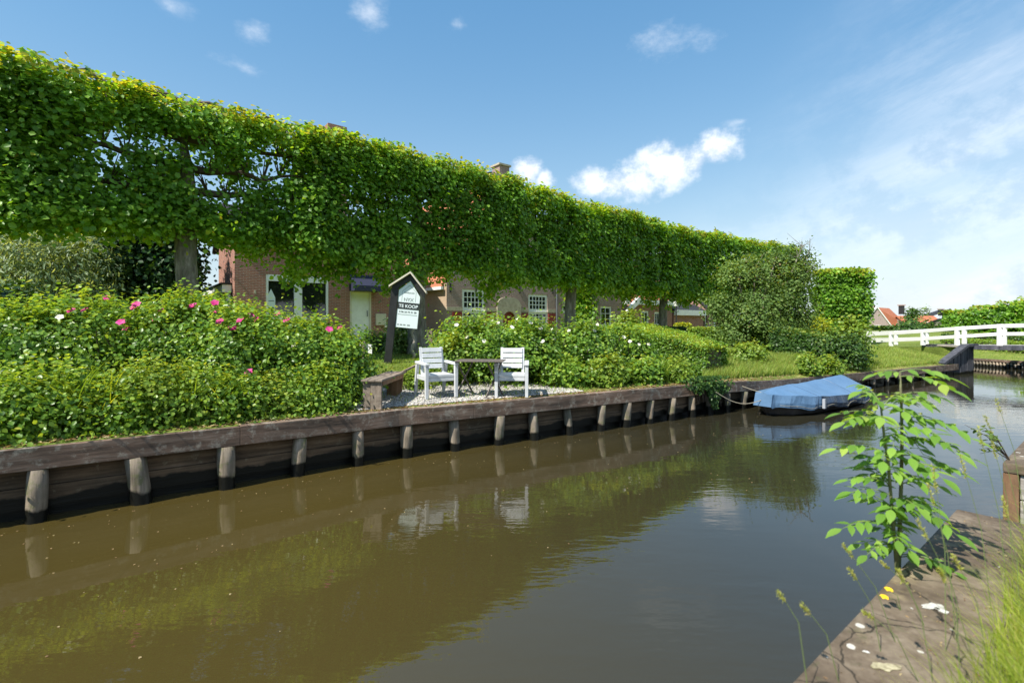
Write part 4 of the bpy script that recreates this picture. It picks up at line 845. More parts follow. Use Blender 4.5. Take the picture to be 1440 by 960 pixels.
# pale stake, small white board, twisted stake, grey post
q = at(511.5, 9.6); st = thing('garden_stake', 'pale wooden stake carrying a small white board behind the bench', 'stake', tuple(q)); k2 = 9.6/F
MB().box(-.025, .025, -.02, .02, -.1, H-(478-HY)*k2-q.z).build('post', M['benchwood'], st); zz = H-(488-HY)*k2-q.z
MB().hexa([(-.09, .025, zz-.07), (.15, .025, zz-.13), (.15, .04, zz-.13), (-.09, .04, zz-.07), (-.09, .025, zz+.12), (.15, .025, zz+.04), (.15, .04, zz+.04), (-.09, .04, zz+.12)]).build('board', M['white'], st)
q = at(581, 11.7); st = thing('twisted_stake', 'pale twisted driftwood stake in front of the second tree trunk', 'stake', tuple(q)); k2 = 11.7/F; hh = H-(449-HY)*k2-q.z
MB().tube([(.035*math.sin(i*1.9), .02*math.cos(i*1.3), hh*i/9) for i in range(10)], [.035, .04, .03, .04, .03, .035, .028, .04, .03, .02], 7).build('stake', M['palewood'], st, smooth=True)
q = at(603, 17.5); st = thing('fence_post', 'short grey square post beside the tan side wall', 'post', tuple(q)); MB().box(-.12, .12, -.06, .06, -.1, H-(464-HY)*17.5/F-q.z).build('post_body', M['benchwood'], st)

# gravel terrace
gpts = [(513, 583), (560, 573), (640, 566.5), (720, 561), (800, 555.5), (826, 553)]
gb = MB(); cols_ = []
for i in range(15):
    px = 508+(830-508)*i/14; p, d, n_ = bankpx(px); n3 = Vector((n_.x, n_.y, 0)); row = []
    W_ = 1.85 if px < 760 else 1.85-(px-760)/70*1.4
    for j in range(9):
        q = p+n3*(.18+W_*j/8); row.append((q.x, q.y, gz(q.x, q.y)+.008))
    cols_.append(row)
gb.add([q for r_ in cols_ for q in r_], [(i*9+j, (i+1)*9+j, (i+1)*9+j+1, i*9+j+1) for i in range(14) for j in range(8)])
tag(gb.build('gravel_terrace', M['gravelbed']), kind='structure')
rng = np.random.default_rng(5); n = 17000
U, V = rng.uniform(0, 13.99, n), rng.uniform(0, 1, n)**1.1*7.99
C_ = np.array(cols_); i, j = U.astype(int), V.astype(int); fu, fv = (U-i)[:, None], (V-j)[:, None]
Pg = C_[i, j]*(1-fu)*(1-fv)+C_[i+1, j]*fu*(1-fv)+C_[i, j+1]*(1-fu)*fv+C_[i+1, j+1]*fu*fv
octv = np.array([(1, 0, 0), (0, 1, 0), (-1, 0, 0), (0, -1, 0), (0, 0, .7), (0, 0, -.5)]); octf = [(0, 1, 4), (1, 2, 4), (2, 3, 4), (3, 0, 4), (1, 0, 5), (2, 1, 5), (3, 2, 5), (0, 3, 5)]
sz = rng.uniform(.008, .019, n)[:, None, None]; an = rng.uniform(0, 6.28, n); ca, sa_ = np.cos(an), np.sin(an)
ov = np.stack([octv[:, 0]*ca[:, None]*1.2-octv[:, 1]*sa_[:, None]*.8, octv[:, 0]*sa_[:, None]*1.2+octv[:, 1]*ca[:, None]*.8, np.broadcast_to(octv[:, 2], (n, 6))], 2)
Vg = (Pg[:, None, :]+ov*sz+rng.normal(0, .0015, (n, 6, 3))).reshape(-1, 3); Vg[:, 2] += .003
me = bpy.data.meshes.new('pebbles'); me.vertices.add(6*n); me.vertices.foreach_set('co', Vg.ravel()); me.loops.add(24*n); me.loops.foreach_set('vertex_index', ((np.arange(n)*6)[:, None]+np.array(octf).ravel()).ravel().astype(np.int32))
me.polygons.add(8*n); me.polygons.foreach_set('loop_start', (np.arange(8*n)*3).astype(np.int32)); at_ = me.attributes.new('tint', 'FLOAT', 'FACE'); at_.data.foreach_set('value', np.repeat(rng.uniform(0, .9, n), 8).astype(np.float32)); me.update(calc_edges=True)
me.materials.append(M['pebble']); po = bpy.data.objects.new('gravel', me); col.objects.link(po); tag(po, 'loose grey gravel under the chairs and table', 'gravel', kind='stuff')

# ---------------------------------------------------------------- boat under its cover
bt = thing('covered_boat', 'small dark boat under a blue tarpaulin moored at the far quay', 'boat', (6.56, 10.98, 0), math.atan2(.547, .837))
Lh = 1.76                     # half length; -x is the bow
st_ = [(-1.0, .05, .30), (-.93, .20, .28), (-.75, .40, .25), (-.4, .54, .22), (0, .58, .21), (.4, .57, .21), (.75, .53, .22), (1.0, .46, .24)]   # station, half beam, sheer height
hv = []; hf = []
for s_, b_, z_ in st_:
    x = s_*Lh; hv += [(x, -b_, z_), (x+(.12 if s_ < -.9 else 0), -b_*.82, .02), (x+(.2 if s_ < -.9 else 0), 0, -.15), (x+(.12 if s_ < -.9 else 0), b_*.82, .02), (x, b_, z_)]
for i in range(len(st_)-1):
    for j in range(4): hf.append((5*i+j, 5*i+j+1, 5*i+5+j+1, 5*i+5+j))
hf += [(0, 1, 2, 3, 4), tuple(5*(len(st_)-1)+j for j in (4, 3, 2, 1, 0))]
hf += [(5*i, 5*i+5, 5*i+9, 5*i+4) for i in range(len(st_)-1)]
hu = MB().add(hv, hf).build('hull', M['hull'], bt)
gw = MB()
for sgn in (-1, 1): gw.tube([(s_*Lh, sgn*b_*1.02, z_-.05) for s_, b_, z_ in st_], .018, 6)
gw.build('gunwale', M['hulllight'], bt)
# tarpaulin: side skirt, shoulder, ridge
rows_ = []; ns_ = 46
for i in range(ns_+1):
    s_ = -1.03+2.06*i/ns_; b_ = np.interp(s_, [q[0] for q in st_], [q[1] for q in st_])+.035
    if s_ < -.97: b_ = .17
    ridge = np.interp(s_, [-1.03, -.78, -.3, .3, .8, .93, 1.03], [.47, .55, .56, .60, .635, .61, .50]); sh = np.interp(s_, [-1.03, -.78, -.3, 0, .6, 1.03], [.44, .42, .36, .34, .34, .36])
    hem = .17-.07*np.interp(s_, [-1, -.2, .7, 1], [0, .6, 1, .8])+.022*math.sin(i*.45)+.010*math.sin(i*1.1)
    fold = .016*math.sin(i*.8)+.010*math.sin(i*1.7+1)
    r_ = []
    prof_ = [(-1.03, hem), (-1.05-.02*math.sin(i*.6), hem*.6+sh*.4), (-1.0, sh), (-.5, sh*.42+ridge*.58-.02), (0, ridge), (.5, sh*.42+ridge*.58-.02), (1.0, sh), (1.05, hem*.6+sh*.4), (1.03, hem)]
    if s_ < -.99 or s_ > 1.0: pass
    for q_, (yb, zq) in enumerate(prof_):
        wob = (fold if q_ in (0, 1, 7, 8) else .25*fold if q_ in (2, 6) else 0)+noise.noise(Vector((s_*5, q_*1.3, 2)))*.03
        r_.append((s_*Lh, yb*b_*(1+0)-(wob if yb < 0 else -wob), zq+noise.noise(Vector((s_*4, q_*.9, 9)))*.022))
    rows_.append(r_)
tv = [p for r_ in rows_ for p in r_]; tf = [(9*i+j, 9*i+9+j, 9*i+10+j, 9*i+1+j) for i in range(ns_) for j in range(8)]
e0 = [(rows_[0][j][0]-.04, rows_[0][j][1]*.96, .20) for j in range(9)]; e1 = [(rows_[-1][j][0]+.06, rows_[-1][j][1]*.96, .17) for j in range(9)]
k0 = len(tv); tv += e0+e1; tf += [(j, j+1, k0+j+1, k0+j) for j in range(8)]+[(9*ns_+j+1, 9*ns_+j, k0+9+j, k0+9+j+1) for j in range(8)]
tp = MB().add(tv, tf).build('tarpaulin', M['tarp'], bt); tp.data.materials.append(M['tarpshade'])
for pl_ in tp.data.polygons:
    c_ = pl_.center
    if abs(c_.y) > .50 and c_.x > -Lh*.35-.3*c_.z and abs(pl_.normal.z) < .55 and c_.z < .40: pl_.material_index = 1  # steep side faces get the painted shade colour, bow end stays light

sm = tp.modifiers.new('thickness', 'SOLIDIFY'); sm.thickness = .006
MB().box(-Lh*.42, -Lh*.42+.05, -.66, -.61, .14, .33).build('strap', M['hulllight'], bt)
ls_ = MB(); ls_.tube([(rows_[i][8][0], rows_[i][0][1]-.012, rows_[i][0][2]+.035) for i in range(2, ns_-1)], .004, 5); ls_.build('lashing', M['rope'], bt)
for i in (13, 31): MB().tube([(rows_[i][q_][0], rows_[i][q_][1]*1.008, rows_[i][q_][2]+.006) for q_ in range(9)], .0035, 4).build('seam', M['tarpshade'], bt)
rp = MB(); a = Vector((-Lh, 0, .34)); b = Vector((-2.75, .42, .50))
rp.tube([a.lerp(b, t)-Vector((0, 0, .16*math.sin(math.pi*t))) for t in [i/10 for i in range(11)]], .007, 6); rp.build('mooring_rope', M['rope'], bt)
rp = MB(); rp.tube([(-Lh*.95, .1, .44), (-Lh*.98, .3, .49), (-Lh*.99, .50, .54)], .006, 6); rp.build('mooring_rope', M['rope'], bt)
# ---------------------------------------------------------------- trees and shrubs
def gapn(p, f=1.0, off=0): return noise.noise(Vector((p[0]*f+off, p[1]*f, p[2]*f)))
def pleached(label, x, y, seed, half=2.62, thick=.62, z0=3.22, z1=6.2, nclump=620, per=34, leaf=.105, gap=.32, gfreq=1.1, trunk_r=.20, mt='lime', name='clipped_lime_tree', group='clipped lime trees in the row', ang=R(40), cat='tree', bare=(), limbs=True, droop=.35, lbl2=None):
    rng = np.random.default_rng(seed); rr = random.Random(seed); b = gz(x, y)
    t = thing(name, label, cat, (x, y, b), ang, group); h0, h1_ = z0-b, z1-b
    lean = rr.uniform(-.06, .06)
    tz = [-.2, .1, .5, 1.2, 2.0, h0+.4, h0+1.2, h1_-.5]
    MB().tube([(lean*z*.5+.03*math.sin(z*2.1+seed), .02*math.sin(z*1.7), z) for z in tz], [trunk_r*q for q in (1.5, 1.22, 1.02, .95, .93, .95, .62, .22)], 12).build('trunk', M['bark'], t, smooth=True)
    if limbs:
        lb = MB()
        for s in (-1, 1):
            for k in range(5):
                z = h0+.15+k*.55+rr.uniform(-.1, .1); L = half*rr.uniform(.75, .98); n_ = 7; y_ = rr.uniform(-.2, .2)
                pts_ = [(s*L*q/n_+lean, y_*q/n_+rr.uniform(-.06, .06), z+.10*q/n_*rr.uniform(.5, 3)+rr.uniform(-.07, .07)) for q in range(n_+1)]
                lb.tube(pts_, [trunk_r*.42*(1-q/(n_+1.5)) for q in range(n_+1)], 6)
                for q in range(1, n_+1):
                    for w in range(5):
                        p = Vector(pts_[q]); d = Vector((rr.uniform(-.5, .5), rr.uniform(-1, 1), rr.uniform(.1, 1.1))).normalized()*rr.uniform(.3, .62)
                        e = p+d*.5+Vector((0, 0, .05)); e2 = p+d
                        e2.y = max(-thick*.95, min(thick*.95, e2.y)); e.z = min(e.z, h1_-.15); e2.z = min(e2.z, h1_-.08); lb.tube([p, e, e2], [.018, .011, .004], 4, False)
        lb.build('limbs', M['twig'], t)
    # leaf clumps on the clipped faces, top, underside and a thin filling
    C = []; Nn = []
    tries = 0
    while len(C) < nclump and tries < nclump*6:
        tries += 1
        u = rr.uniform(-half, half); v = rr.uniform(h0, h1_); q = rr.random()
        if q < .38: p = (u, -thick+rr.expovariate(9), v); n_ = (0, -1, .25)
        elif q < .62: p = (u, thick-rr.expovariate(9), v); n_ = (0, 1, .25)
        elif q < .78: p = (u, rr.uniform(-thick, thick), h1_-rr.expovariate(9)); n_ = (0, 0, 1)
        elif q < .90: p = (u, rr.uniform(-thick, thick), h0+rr.expovariate(5)); n_ = (0, -.3, -.3)
        else: p = (u, rr.uniform(-thick, thick), v); n_ = (rr.uniform(-1, 1), rr.uniform(-1, 1), .4)
        zb = p[2]
        if p[2] < h0+.5: zb = p[2]-max(0, gapn((u+x, p[1]*.5, seed), .9, 3))*droop*3.2*(1-(p[2]-h0)/.5)
        wx, wy = x+u, y+p[2]
        gval = noise.noise(Vector((u*gfreq+x, p[1]*.6, v*gfreq*1.2+seed)))+.5*noise.noise(Vector((u*3+x, p[1]*2, v*3)))
        if gval > gap and p[2] < h1_-.35 and p[2] > h0+.45: continue
        if any((u-bu)**2/(ru*ru)+(v+b-bz)**2/(rz*rz) < 1 and rr.random() < .86 for bu, bz, ru, rz in bare): continue
        lump = .34*noise.noise(Vector((u*.8+x, v*.9, p[1]+seed)))+.16*noise.noise(Vector((u*2.2+x, v*2.2, p[1]+seed)))
        C.append((p[0], p[1]*(1+lump), zb+.22*noise.noise(Vector((u*1.0+x, 5, seed))) if p[2] > h1_-.4 else zb)); Nn.append(n_)
    C = np.array(C); Nn = np.array(Nn); m_ = len(C)
    idx = np.repeat(np.arange(m_), per); n = len(idx)
    cs = rng.uniform(.10, .22, m_)[idx][:, None]
    P = C[idx]+rng.normal(0, 1, (n, 3))*cs*np.array([1, .6, .85])
    P[:, 1] = np.clip(P[:, 1], -thick*1.35, thick*1.35)
    P[:, 2] = np.where(P[:, 2] > h1_+.14, h1_+.14-rng.uniform(0, .3, n), P[:, 2])
    sp_ = rng.random(n) < .012; P[sp_, 2] += rng.uniform(0, .16, sp_.sum())*(C[idx][sp_, 2] > h1_-.25)
    nn_ = Nn[idx]*.75+np.array([0, 0, .45])+rng.normal(0, .38, (n, 3))
    ax = np.array([0, 0, -.75])+rng.normal(0, .55, (n, 3))+Nn[idx]*.2
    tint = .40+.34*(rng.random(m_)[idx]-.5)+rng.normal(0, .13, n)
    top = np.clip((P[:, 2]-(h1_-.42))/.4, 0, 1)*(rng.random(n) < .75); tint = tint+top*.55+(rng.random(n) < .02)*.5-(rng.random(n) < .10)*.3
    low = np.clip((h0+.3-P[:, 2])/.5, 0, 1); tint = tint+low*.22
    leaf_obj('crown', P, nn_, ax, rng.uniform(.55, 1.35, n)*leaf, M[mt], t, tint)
    return t
rowpts = [(-10.0, 6.6), (-6.2, 9.6), (-2.4, 12.6), (2.04, 17.2), (6.57, 21.6), (11.15, 25.6), (15.6, 29.4)]
labs = ['first clipped lime of the row, its crown cut off by the left edge',
        'clipped lime with its bare trunk behind the pink roses',
        'clipped lime whose thick trunk stands right behind the sale sign',
        'clipped lime whose trunk stands before the plain brick house with sash windows',
        'clipped lime whose slim trunk stands before the low house with barge boards',
        'clipped lime behind the tall olive shrub, next to the last tree of the row',
        'last clipped lime at the far right end of the row']
spec_ = [dict(nclump=930, per=46, z0=3.68, z1=5.90, droop=.2, gap=.20, leaf=.086, half=2.75, bare=((1.9, 5.0, .5, .35),)), dict(nclump=980, per=46, z0=3.62, z1=5.93, gap=.16, leaf=.086, half=2.75, bare=((.1, 4.9, .35, .7), (.7, 4.5, .5, .6), (1.8, 4.8, .6, .6), (1.7, 5.6, .35, .4), (-1.2, 4.6, .3, .3))),
         dict(nclump=1100, per=46, z0=3.35, z1=5.90, droop=.55, gap=.36, leaf=.088, half=3.0, trunk_r=.24, bare=((-.15, 4.75, .20, .28), (-2.3, 4.9, .15, .2))), dict(nclump=1150, per=32, z1=5.98, ang=R(44), gap=.45, leaf=.11, half=3.35, trunk_r=.2),
         dict(nclump=1000, per=28, z1=6.0, ang=R(43), gap=.5, leaf=.125, half=3.25, trunk_r=.19), dict(nclump=760, per=24, z1=6.15, ang=R(41), gap=.5, leaf=.14, half=3.15, trunk_r=.18), dict(nclump=480, per=24, z1=6.35, ang=R(41), gap=.5, leaf=.15, half=2.0, trunk_r=.18)]
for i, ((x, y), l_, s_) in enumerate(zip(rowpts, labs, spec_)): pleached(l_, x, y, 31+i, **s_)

def blob_leaves(name, parent, lobes, n, leaf, m, seed, tmpl=LEAF, shell=.25, clump=30, csize=.13, up=.5, down=0., tbase=.45, topl=.25, flat=None, noise_f=1.6, noise_a=.22, zmin=0., axbias=(0, 0, .1), cut=None, extra=None):
    """lobes: (cx, cy, cz, rx, ry, rz); leaves in clumps near the surface of the union of the lobes"""
    rng = np.random.default_rng(seed); rr = random.Random(seed)
    vol = np.array([(l[3]*l[4]+l[3]*l[5]+l[4]*l[5]) for l in lobes]); pr = vol/vol.sum(); m_ = max(4, n//clump); C = []; D = []
    tries = 0
    while len(C) < m_ and tries < m_*8:
        tries += 1
        l = lobes[rng.choice(len(lobes), p=pr)]; d = rng.normal(size=3); d /= np.linalg.norm(d)
        r = max(.15, 1-rr.expovariate(1/shell)); r *= 1+noise_a*noise.noise(Vector((d[0]*noise_f*2+l[0], d[1]*noise_f*2+l[1], d[2]*noise_f*2+seed)))
        p = np.array(l[:3])+d*r*np.array(l[3:6])
        if p[2] < zmin: continue
        if cut and noise.noise(Vector(p)*cut[0]) > cut[1]: continue
        inside = any(sum(((p[q]-o[q])/o[3+q])**2 for q in range(3)) < .45 for o in lobes if o is not l)
        if inside and rr.random() < .8: continue
        C.append(p); D.append(d)
    C = np.array(C); D = np.array(D); idx = np.repeat(np.arange(len(C)), clump); k = len(idx)
    P = C[idx]+rng.normal(0, 1, (k, 3))*csize*rng.uniform(.6, 1.3, len(C))[idx][:, None]
    P[:, 2] = np.maximum(P[:, 2], zmin)
    if flat is not None: P[:, 2] = np.minimum(P[:, 2], flat)
    nn_ = D[idx]*.7+np.array([0, 0, up])+rng.normal(0, .45, (k, 3)); ax = rng.normal(0, 1, (k, 3))+D[idx]*.4+np.array(axbias)
    zr = (P[:, 2]-P[:, 2].min())/max(1e-3, np.ptp(P[:, 2]))
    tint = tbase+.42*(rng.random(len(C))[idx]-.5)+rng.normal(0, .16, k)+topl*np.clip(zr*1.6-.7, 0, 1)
    sz = rng.uniform(.7, 1.25, k)*leaf
    if extra: P, nn_, ax, sz, tint = [np.concatenate([a, b]) for a, b in zip((P, nn_, ax, sz, tint), extra)]
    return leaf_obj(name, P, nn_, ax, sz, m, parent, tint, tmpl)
def stems(parent, n, rx, ry, h, seed, r=.012, m=None, name='stems'):
    rr = random.Random(seed); b = MB()
    for i in range(n):
        a = rr.uniform(0, 6.28); q = math.sqrt(rr.random()); x, y = math.cos(a)*rx*q, math.sin(a)*ry*q
        b.tube([(x*.55, y*.55, -.05), (x*.8+rr.uniform(-.05, .05), y*.8, h*.45), (x+rr.uniform(-.08, .08), y, h*rr.uniform(.7, .97))], [r, r*.8, r*.4], 5, False)
    return b.build(name, m or M['twig'], parent)
def shoots(name, parent, lobes, n, L, leaf, m, seed):
    """leafy shoots sticking out of the top of a bush"""
    rng = np.random.default_rng(seed); rr = random.Random(seed); P = []; Nn = []; Ax = []; T = []
    for k in range(n):
        l = rr.choice(lobes); a = rr.uniform(0, 6.28); e = rr.uniform(.3, 1.5); d = np.array([math.cos(a)*math.cos(e), math.sin(a)*math.cos(e), math.sin(e)])
        p = np.array(l[:3])+d*np.array(l[3:6])*.9; g_ = d*.4+np.array([rr.uniform(-.2, .2), rr.uniform(-.2, .2), 1]); g_ /= np.linalg.norm(g_)
        for j in range(9):
            P.append(p+g_*L*rr.uniform(.6, 1.2)*j/9); v = rng.normal(size=3); v[2] *= .3; v /= np.linalg.norm(v); Ax.append(v+g_*.5); Nn.append(np.array([0, 0, 1])+rng.normal(size=3)*.3+g_*.2); T.append(.6+.03*j+rr.uniform(-.1, .15))
    return np.array(P), np.array(Nn), np.array(Ax), rng.uniform(.7, 1.2, len(P))*leaf, np.array(T)
bushes = []
def offY(px, off):
    p, d, n = bankpx(max(px, 5)); r = (px-CX)/F; a = p+n*off; return (a.x*d.y-a.y*d.x)/(r*d.y-d.x)
def bush(name, label, cat, px, Y, rx, ry, h, n, leaf, mt, seed, group=None, lobes=3, nst=26, sh=40, sl=.22, **kw):
    o = at(px, Y); t = thing(name, label, cat, tuple(o), R(38), group); rr = random.Random(seed); lb = []
    for i in range(lobes):
        a = rr.uniform(0, 6.28); q = rr.uniform(.1, .45) if lobes > 1 else 0
        lb.append((math.cos(a)*rx*q, math.sin(a)*ry*q, h*.42, rx*rr.uniform(.62, .9), ry*rr.uniform(.62, .9), h*rr.uniform(.48, .6)))
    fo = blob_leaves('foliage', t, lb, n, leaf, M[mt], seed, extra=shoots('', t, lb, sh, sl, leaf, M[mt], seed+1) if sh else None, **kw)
    stems(t, nst, rx*.8, ry*.8, h*.8, seed)
    bushes.append((t, fo)); return t
G1 = 'rose bushes on the left of the gravel'; rk = dict(csize=.10, clump=24, noise_a=.55, shell=.3, topl=.22, tbase=.40, noise_f=2.2, sh=85, sl=.26, cut=(2.6, .28))
bush('rose_bush', 'rose bush at the left edge of the photo, lower than its neighbours', 'rose bush', 40, 6.7, 1.15, 1.15, 1.15, 18000, .055, 'rose', 101, G1, **rk)
bush('rose_bush', 'tall rose bush with pale blossoms, second from the left edge', 'rose bush', 140, 7.05, 1.2, 1.25, 1.36, 21000, .055, 'rose', 102, G1, **rk)
bush('rose_bush', 'rose bush with pink blossoms in front of the bare lime trunk', 'rose bush', 245, 7.3, 1.15, 1.25, 1.40, 21000, .055, 'rose', 103, G1, **rk)
bush('rose_bush', 'rose bush with pink blossoms under the conservatory', 'rose bush', 338, 7.4, 1.1, 1.25, 1.24, 21000, .055, 'rose', 104, G1, **rk)
bush('rose_bush', 'rose bush with two pink blossoms right before the wooden bench', 'rose bush', 418, 7.6, .92, 1.1, 1.10, 19000, .055, 'rose', 105, G1, **rk)
bush('low_shrub', 'small rounded shrub filling the gap beside the wooden bench', 'shrub', 468, 7.5, .46, .45, .82, 7000, .05, 'rose', 115, None, lobes=2, nst=10, **rk)
# shorter leafy plants between the roses and the quay
G2 = 'leafy perennials between the roses and the quay'
for i, (px, Y, rx, h, mt, lb_) in enumerate([(-40, 5.3, .6, .55, 'rose', 'dark leafy perennial at the very left end of the quay'), (60, 5.75, .55, .55, 'rose', 'broad leafy perennial just above the leftmost quay post in view'),
        (150, 5.9, .5, .5, 'rose', 'bushy perennial above the second quay post'), (235, 6.05, .5, .52, 'boxlight', 'light green perennial above the joint of the quay beam'), (315, 6.3, .5, .55, 'rose', 'bushy perennial above the third quay post'),
        (392, 6.6, .48, .5, 'boxlight', 'light green perennial above the fourth quay post'), (450, 6.85, .36, .5, 'rose', 'nettle like perennial left of the wooden bench')]):
    bush('leafy_perennial', lb_, 'plant', px, offY(px, .58+.1*(i % 2)), rx*1.05, .42, h*(.5, .95, .55, 1.0, .62, .5, .8)[i], 6500, .048, mt, 130+i, G2, lobes=3, nst=14, sh=90, sl=.34, csize=.13, clump=11, noise_a=.7, shell=.4, topl=.0, tbase=.48)
G3 = 'white rose bushes right of the gravel'
bush('white_rose_bush', 'white rose bush directly behind the folding table and right chair', 'rose bush', 668, 9.9, .95, .9, 1.10, 14000, .06, 'rose', 106, G3, **dict(rk, sh=25))
bush('white_rose_bush', 'white rose bush between the right chair and the middle of the right hedge', 'rose bush', 752, 9.9, 1.0, .8, 1.14, 15000, .06, 'rose', 107, G3, **dict(rk, sh=25))
bush('white_rose_bush', 'white rose bush below the third lime trunk', 'rose bush', 828, 10.3, .95, .8, 1.12, 14000, .06, 'rose', 108, G3, **dict(rk, sh=25))
bush('white_rose_bush', 'rightmost white rose bush, leaning on the clipped hedge', 'rose bush', 878, 10.9, .7, .7, .98, 10000, .065, 'rose', 109, G3, **dict(rk, sh=25))
bush('low_shrub', 'yellow green low shrub behind the left garden chair', 'shrub', 632, 9.2, .4, .4, .78, 4500, .055, 'boxlight', 116, None, lobes=2, nst=8, **rk)
for i, (px, Y, rx, h, lb_) in enumerate([(790, 9.25, .45, .42, 'low leafy plant at the right end of the gravel'), (850, 9.55, .5, .5, 'low leafy plant on the quay edge below the white roses'), (905, 9.95, .4, .36, 'tufted low plant left of the trailing ivy'), (948, 10.3, .3, .34, 'low plant just above the trailing ivy')]):
    bush('edge_plant', lb_, 'plant', px, Y, rx, .35, h, 3400, .065, ['rose', 'boxlight', 'rose', 'boxlight'][i], 150+i, 'low plants along the quay edge', lobes=2, nst=8, sh=22, csize=.08, clump=14, noise_a=.3)
# clipped box hedge running back from the bank
def clipped(name, label, cat, pts_, w, h, n, leaf, mt, seed, group=None, topt=.55, zoff=0):
    """a clipped hedge along a ground polyline; h may be a list"""
    rng = np.random.default_rng(seed); c = Vector((*pts_[0], gz(*pts_[0])+zoff)); t = thing(name, label, cat, tuple(c), 0, group)
    P = []; Nn = []; hs = h if isinstance(h, (list, tuple)) else [h]*len(pts_)
    segs = [(Vector(a), Vector(b), h0, h1_) for a, b, h0, h1_ in zip(pts_, pts_[1:], hs, hs[1:])]; Ls = np.array([(b-a).length for a, b, *_ in segs]); pr = Ls/Ls.sum()
    for k in range(n):
        a, b, h0, h1_ = segs[rng.choice(len(segs), p=pr)]; s_ = rng.random(); d = (b-a).normalized(); sd_ = Vector((-d.y, d.x)); hh = h0+(h1_-h0)*s_
        q = rng.random(); e = rng.exponential(.035)
        fr = w/(w+2*hh)
        if q < fr: o, z, nn_ = rng.uniform(-w/2, w/2), hh-e, (0, 0, 1)
        elif q < .94:
            s2 = -1 if rng.random() < .6 else 1; o, z, nn_ = s2*(w/2-e), rng.uniform(0, hh), (sd_.x*s2, sd_.y*s2, .2)
        else: s_ = rng.choice([0, 1]); o, z, nn_ = rng.uniform(-w/2, w/2), rng.uniform(0, hh), (d.x*(2*s_-1), d.y*(2*s_-1), .1)
        p = a.lerp(b, s_)+sd_*o; zz_ = gz(p.x, p.y) if k % 3 == 0 or n < 3000 else c.z
        lump = .05*noise.noise(Vector((p.x*1.6, p.y*1.6, z*2)))
        P.append((p.x-c.x+nn_[0]*lump, p.y-c.y+nn_[1]*lump, (gz(p.x, p.y)+zoff-c.z)+z+lump*nn_[2])); Nn.append(nn_)
    P = np.array(P)+rng.normal(0, .018, (n, 3)); Nn = np.array(Nn, float)
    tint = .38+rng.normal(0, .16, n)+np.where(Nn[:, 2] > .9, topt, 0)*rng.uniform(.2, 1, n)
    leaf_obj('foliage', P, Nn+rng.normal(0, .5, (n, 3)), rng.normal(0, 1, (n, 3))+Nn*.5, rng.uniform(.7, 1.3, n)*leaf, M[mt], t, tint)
    core = MB()     # the dark twiggy inside that a dense hedge shows between its leaves
    for a, b, h0, h1_ in segs:
        d = (b-a).normalized(); sd_ = Vector((-d.y, d.x))*(w/2-.10)
        aa = a+d*.10; bb_ = b-d*.10
        q = []
        for zf in (0, 1):
            for pt, hh in ((aa, h0), (bb_, h1_)):
                for s2 in (-1, 1):
                    pp_ = pt+sd_*s2; q.append((pp_.x-c.x, pp_.y-c.y, (gz(pp_.x, pp_.y)+zoff-c.z)+(hh-.12 if zf else -.05)))
        core.hexa([q[0], q[1], q[3], q[2], q[4], q[5], q[7], q[6]])
    core.build('branches', M['twig'], t); return t
hp = [(at(1008, 11.5).x, 11.5), (at(945, 12.3).x, 12.3), (at(868, 13.6).x, 13.6)]
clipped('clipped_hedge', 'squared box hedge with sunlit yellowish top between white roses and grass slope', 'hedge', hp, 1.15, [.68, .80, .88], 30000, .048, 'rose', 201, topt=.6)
# hedge beyond it, by the houses
clipped('low_dark_hedge', 'low dark hedge in front of the low house with barge boards', 'hedge', [(at(898, 22).x, 22), (at(975, 22).x, 22)], .8, [.62, .50], 5000, .09, 'dark', 202, topt=.3)
clipped('low_light_hedge', 'low light green hedge before the slate roofed house', 'hedge', [(at(972, 19).x, 19), (at(1035, 19).x, 19)], .8, .55, 4200, .085, 'boxlight', 203)
clipped('golden_hedge_block', 'small golden clipped block before the slate roofed house', 'hedge', [(at(951, 26).x, 26), (at(968, 26).x, 26)], .6, .78, 1600, .09, 'yellow', 204)
bush('golden_shrub', 'yellow green shrub sticking up behind the rightmost white rose', 'shrub', 884, 13.9, .5, .5, 1.15, 2600, .08, 'boxlight', 117, None, lobes=2, nst=8, sh=20, csize=.14)
# dark laurel like hedge above the boat
clipped('dark_hedge', 'dark green hedge on the bank above the covered boat', 'hedge', [(at(1083, 15.8).x, 15.8), (at(1196, 14.9).x, 14.9)], 1.3, [.70, .78], 15000, .075, 'box', 205, topt=.6)
bush('hedge_shrub', 'bulging green shrub at the right end of the hedge above the boat', 'shrub', 1180, 14.7, .8, .7, .86, 8500, .07, 'box', 118, None, lobes=3, nst=10, sh=30, csize=.14)
bush('hedge_shrub', 'yellow green shrub growing up before the free standing clipped tree', 'shrub', 1194, 15.4, .42, .4, 1.25, 2200, .10, 'boxlight', 119, None, lobes=2, nst=10, sh=30, csize=.2)
bush('bank_shrub', 'small light green shrub on the bank right above the boat cover', 'shrub', 1135, 12.75, .26, .25, .42, 1300, .08, 'boxlight', 120, None, lobes=2, nst=6, sh=12, csize=.09)
bush('bank_shrub', 'small low light green plant at the quay edge behind the boat stern', 'shrub', 1168, 13.2, .3, .25, .36, 900, .08, 'boxlight', 121, None, lobes=2, nst=4, sh=8, csize=.08)
bush('bank_shrub', 'small green bush beside the box hedge on the grass slope', 'shrub', 1052, 13.2, .6, .4, .42, 2600, .07, 'boxlight', 122, None, lobes=2, nst=6, sh=16, csize=.09)
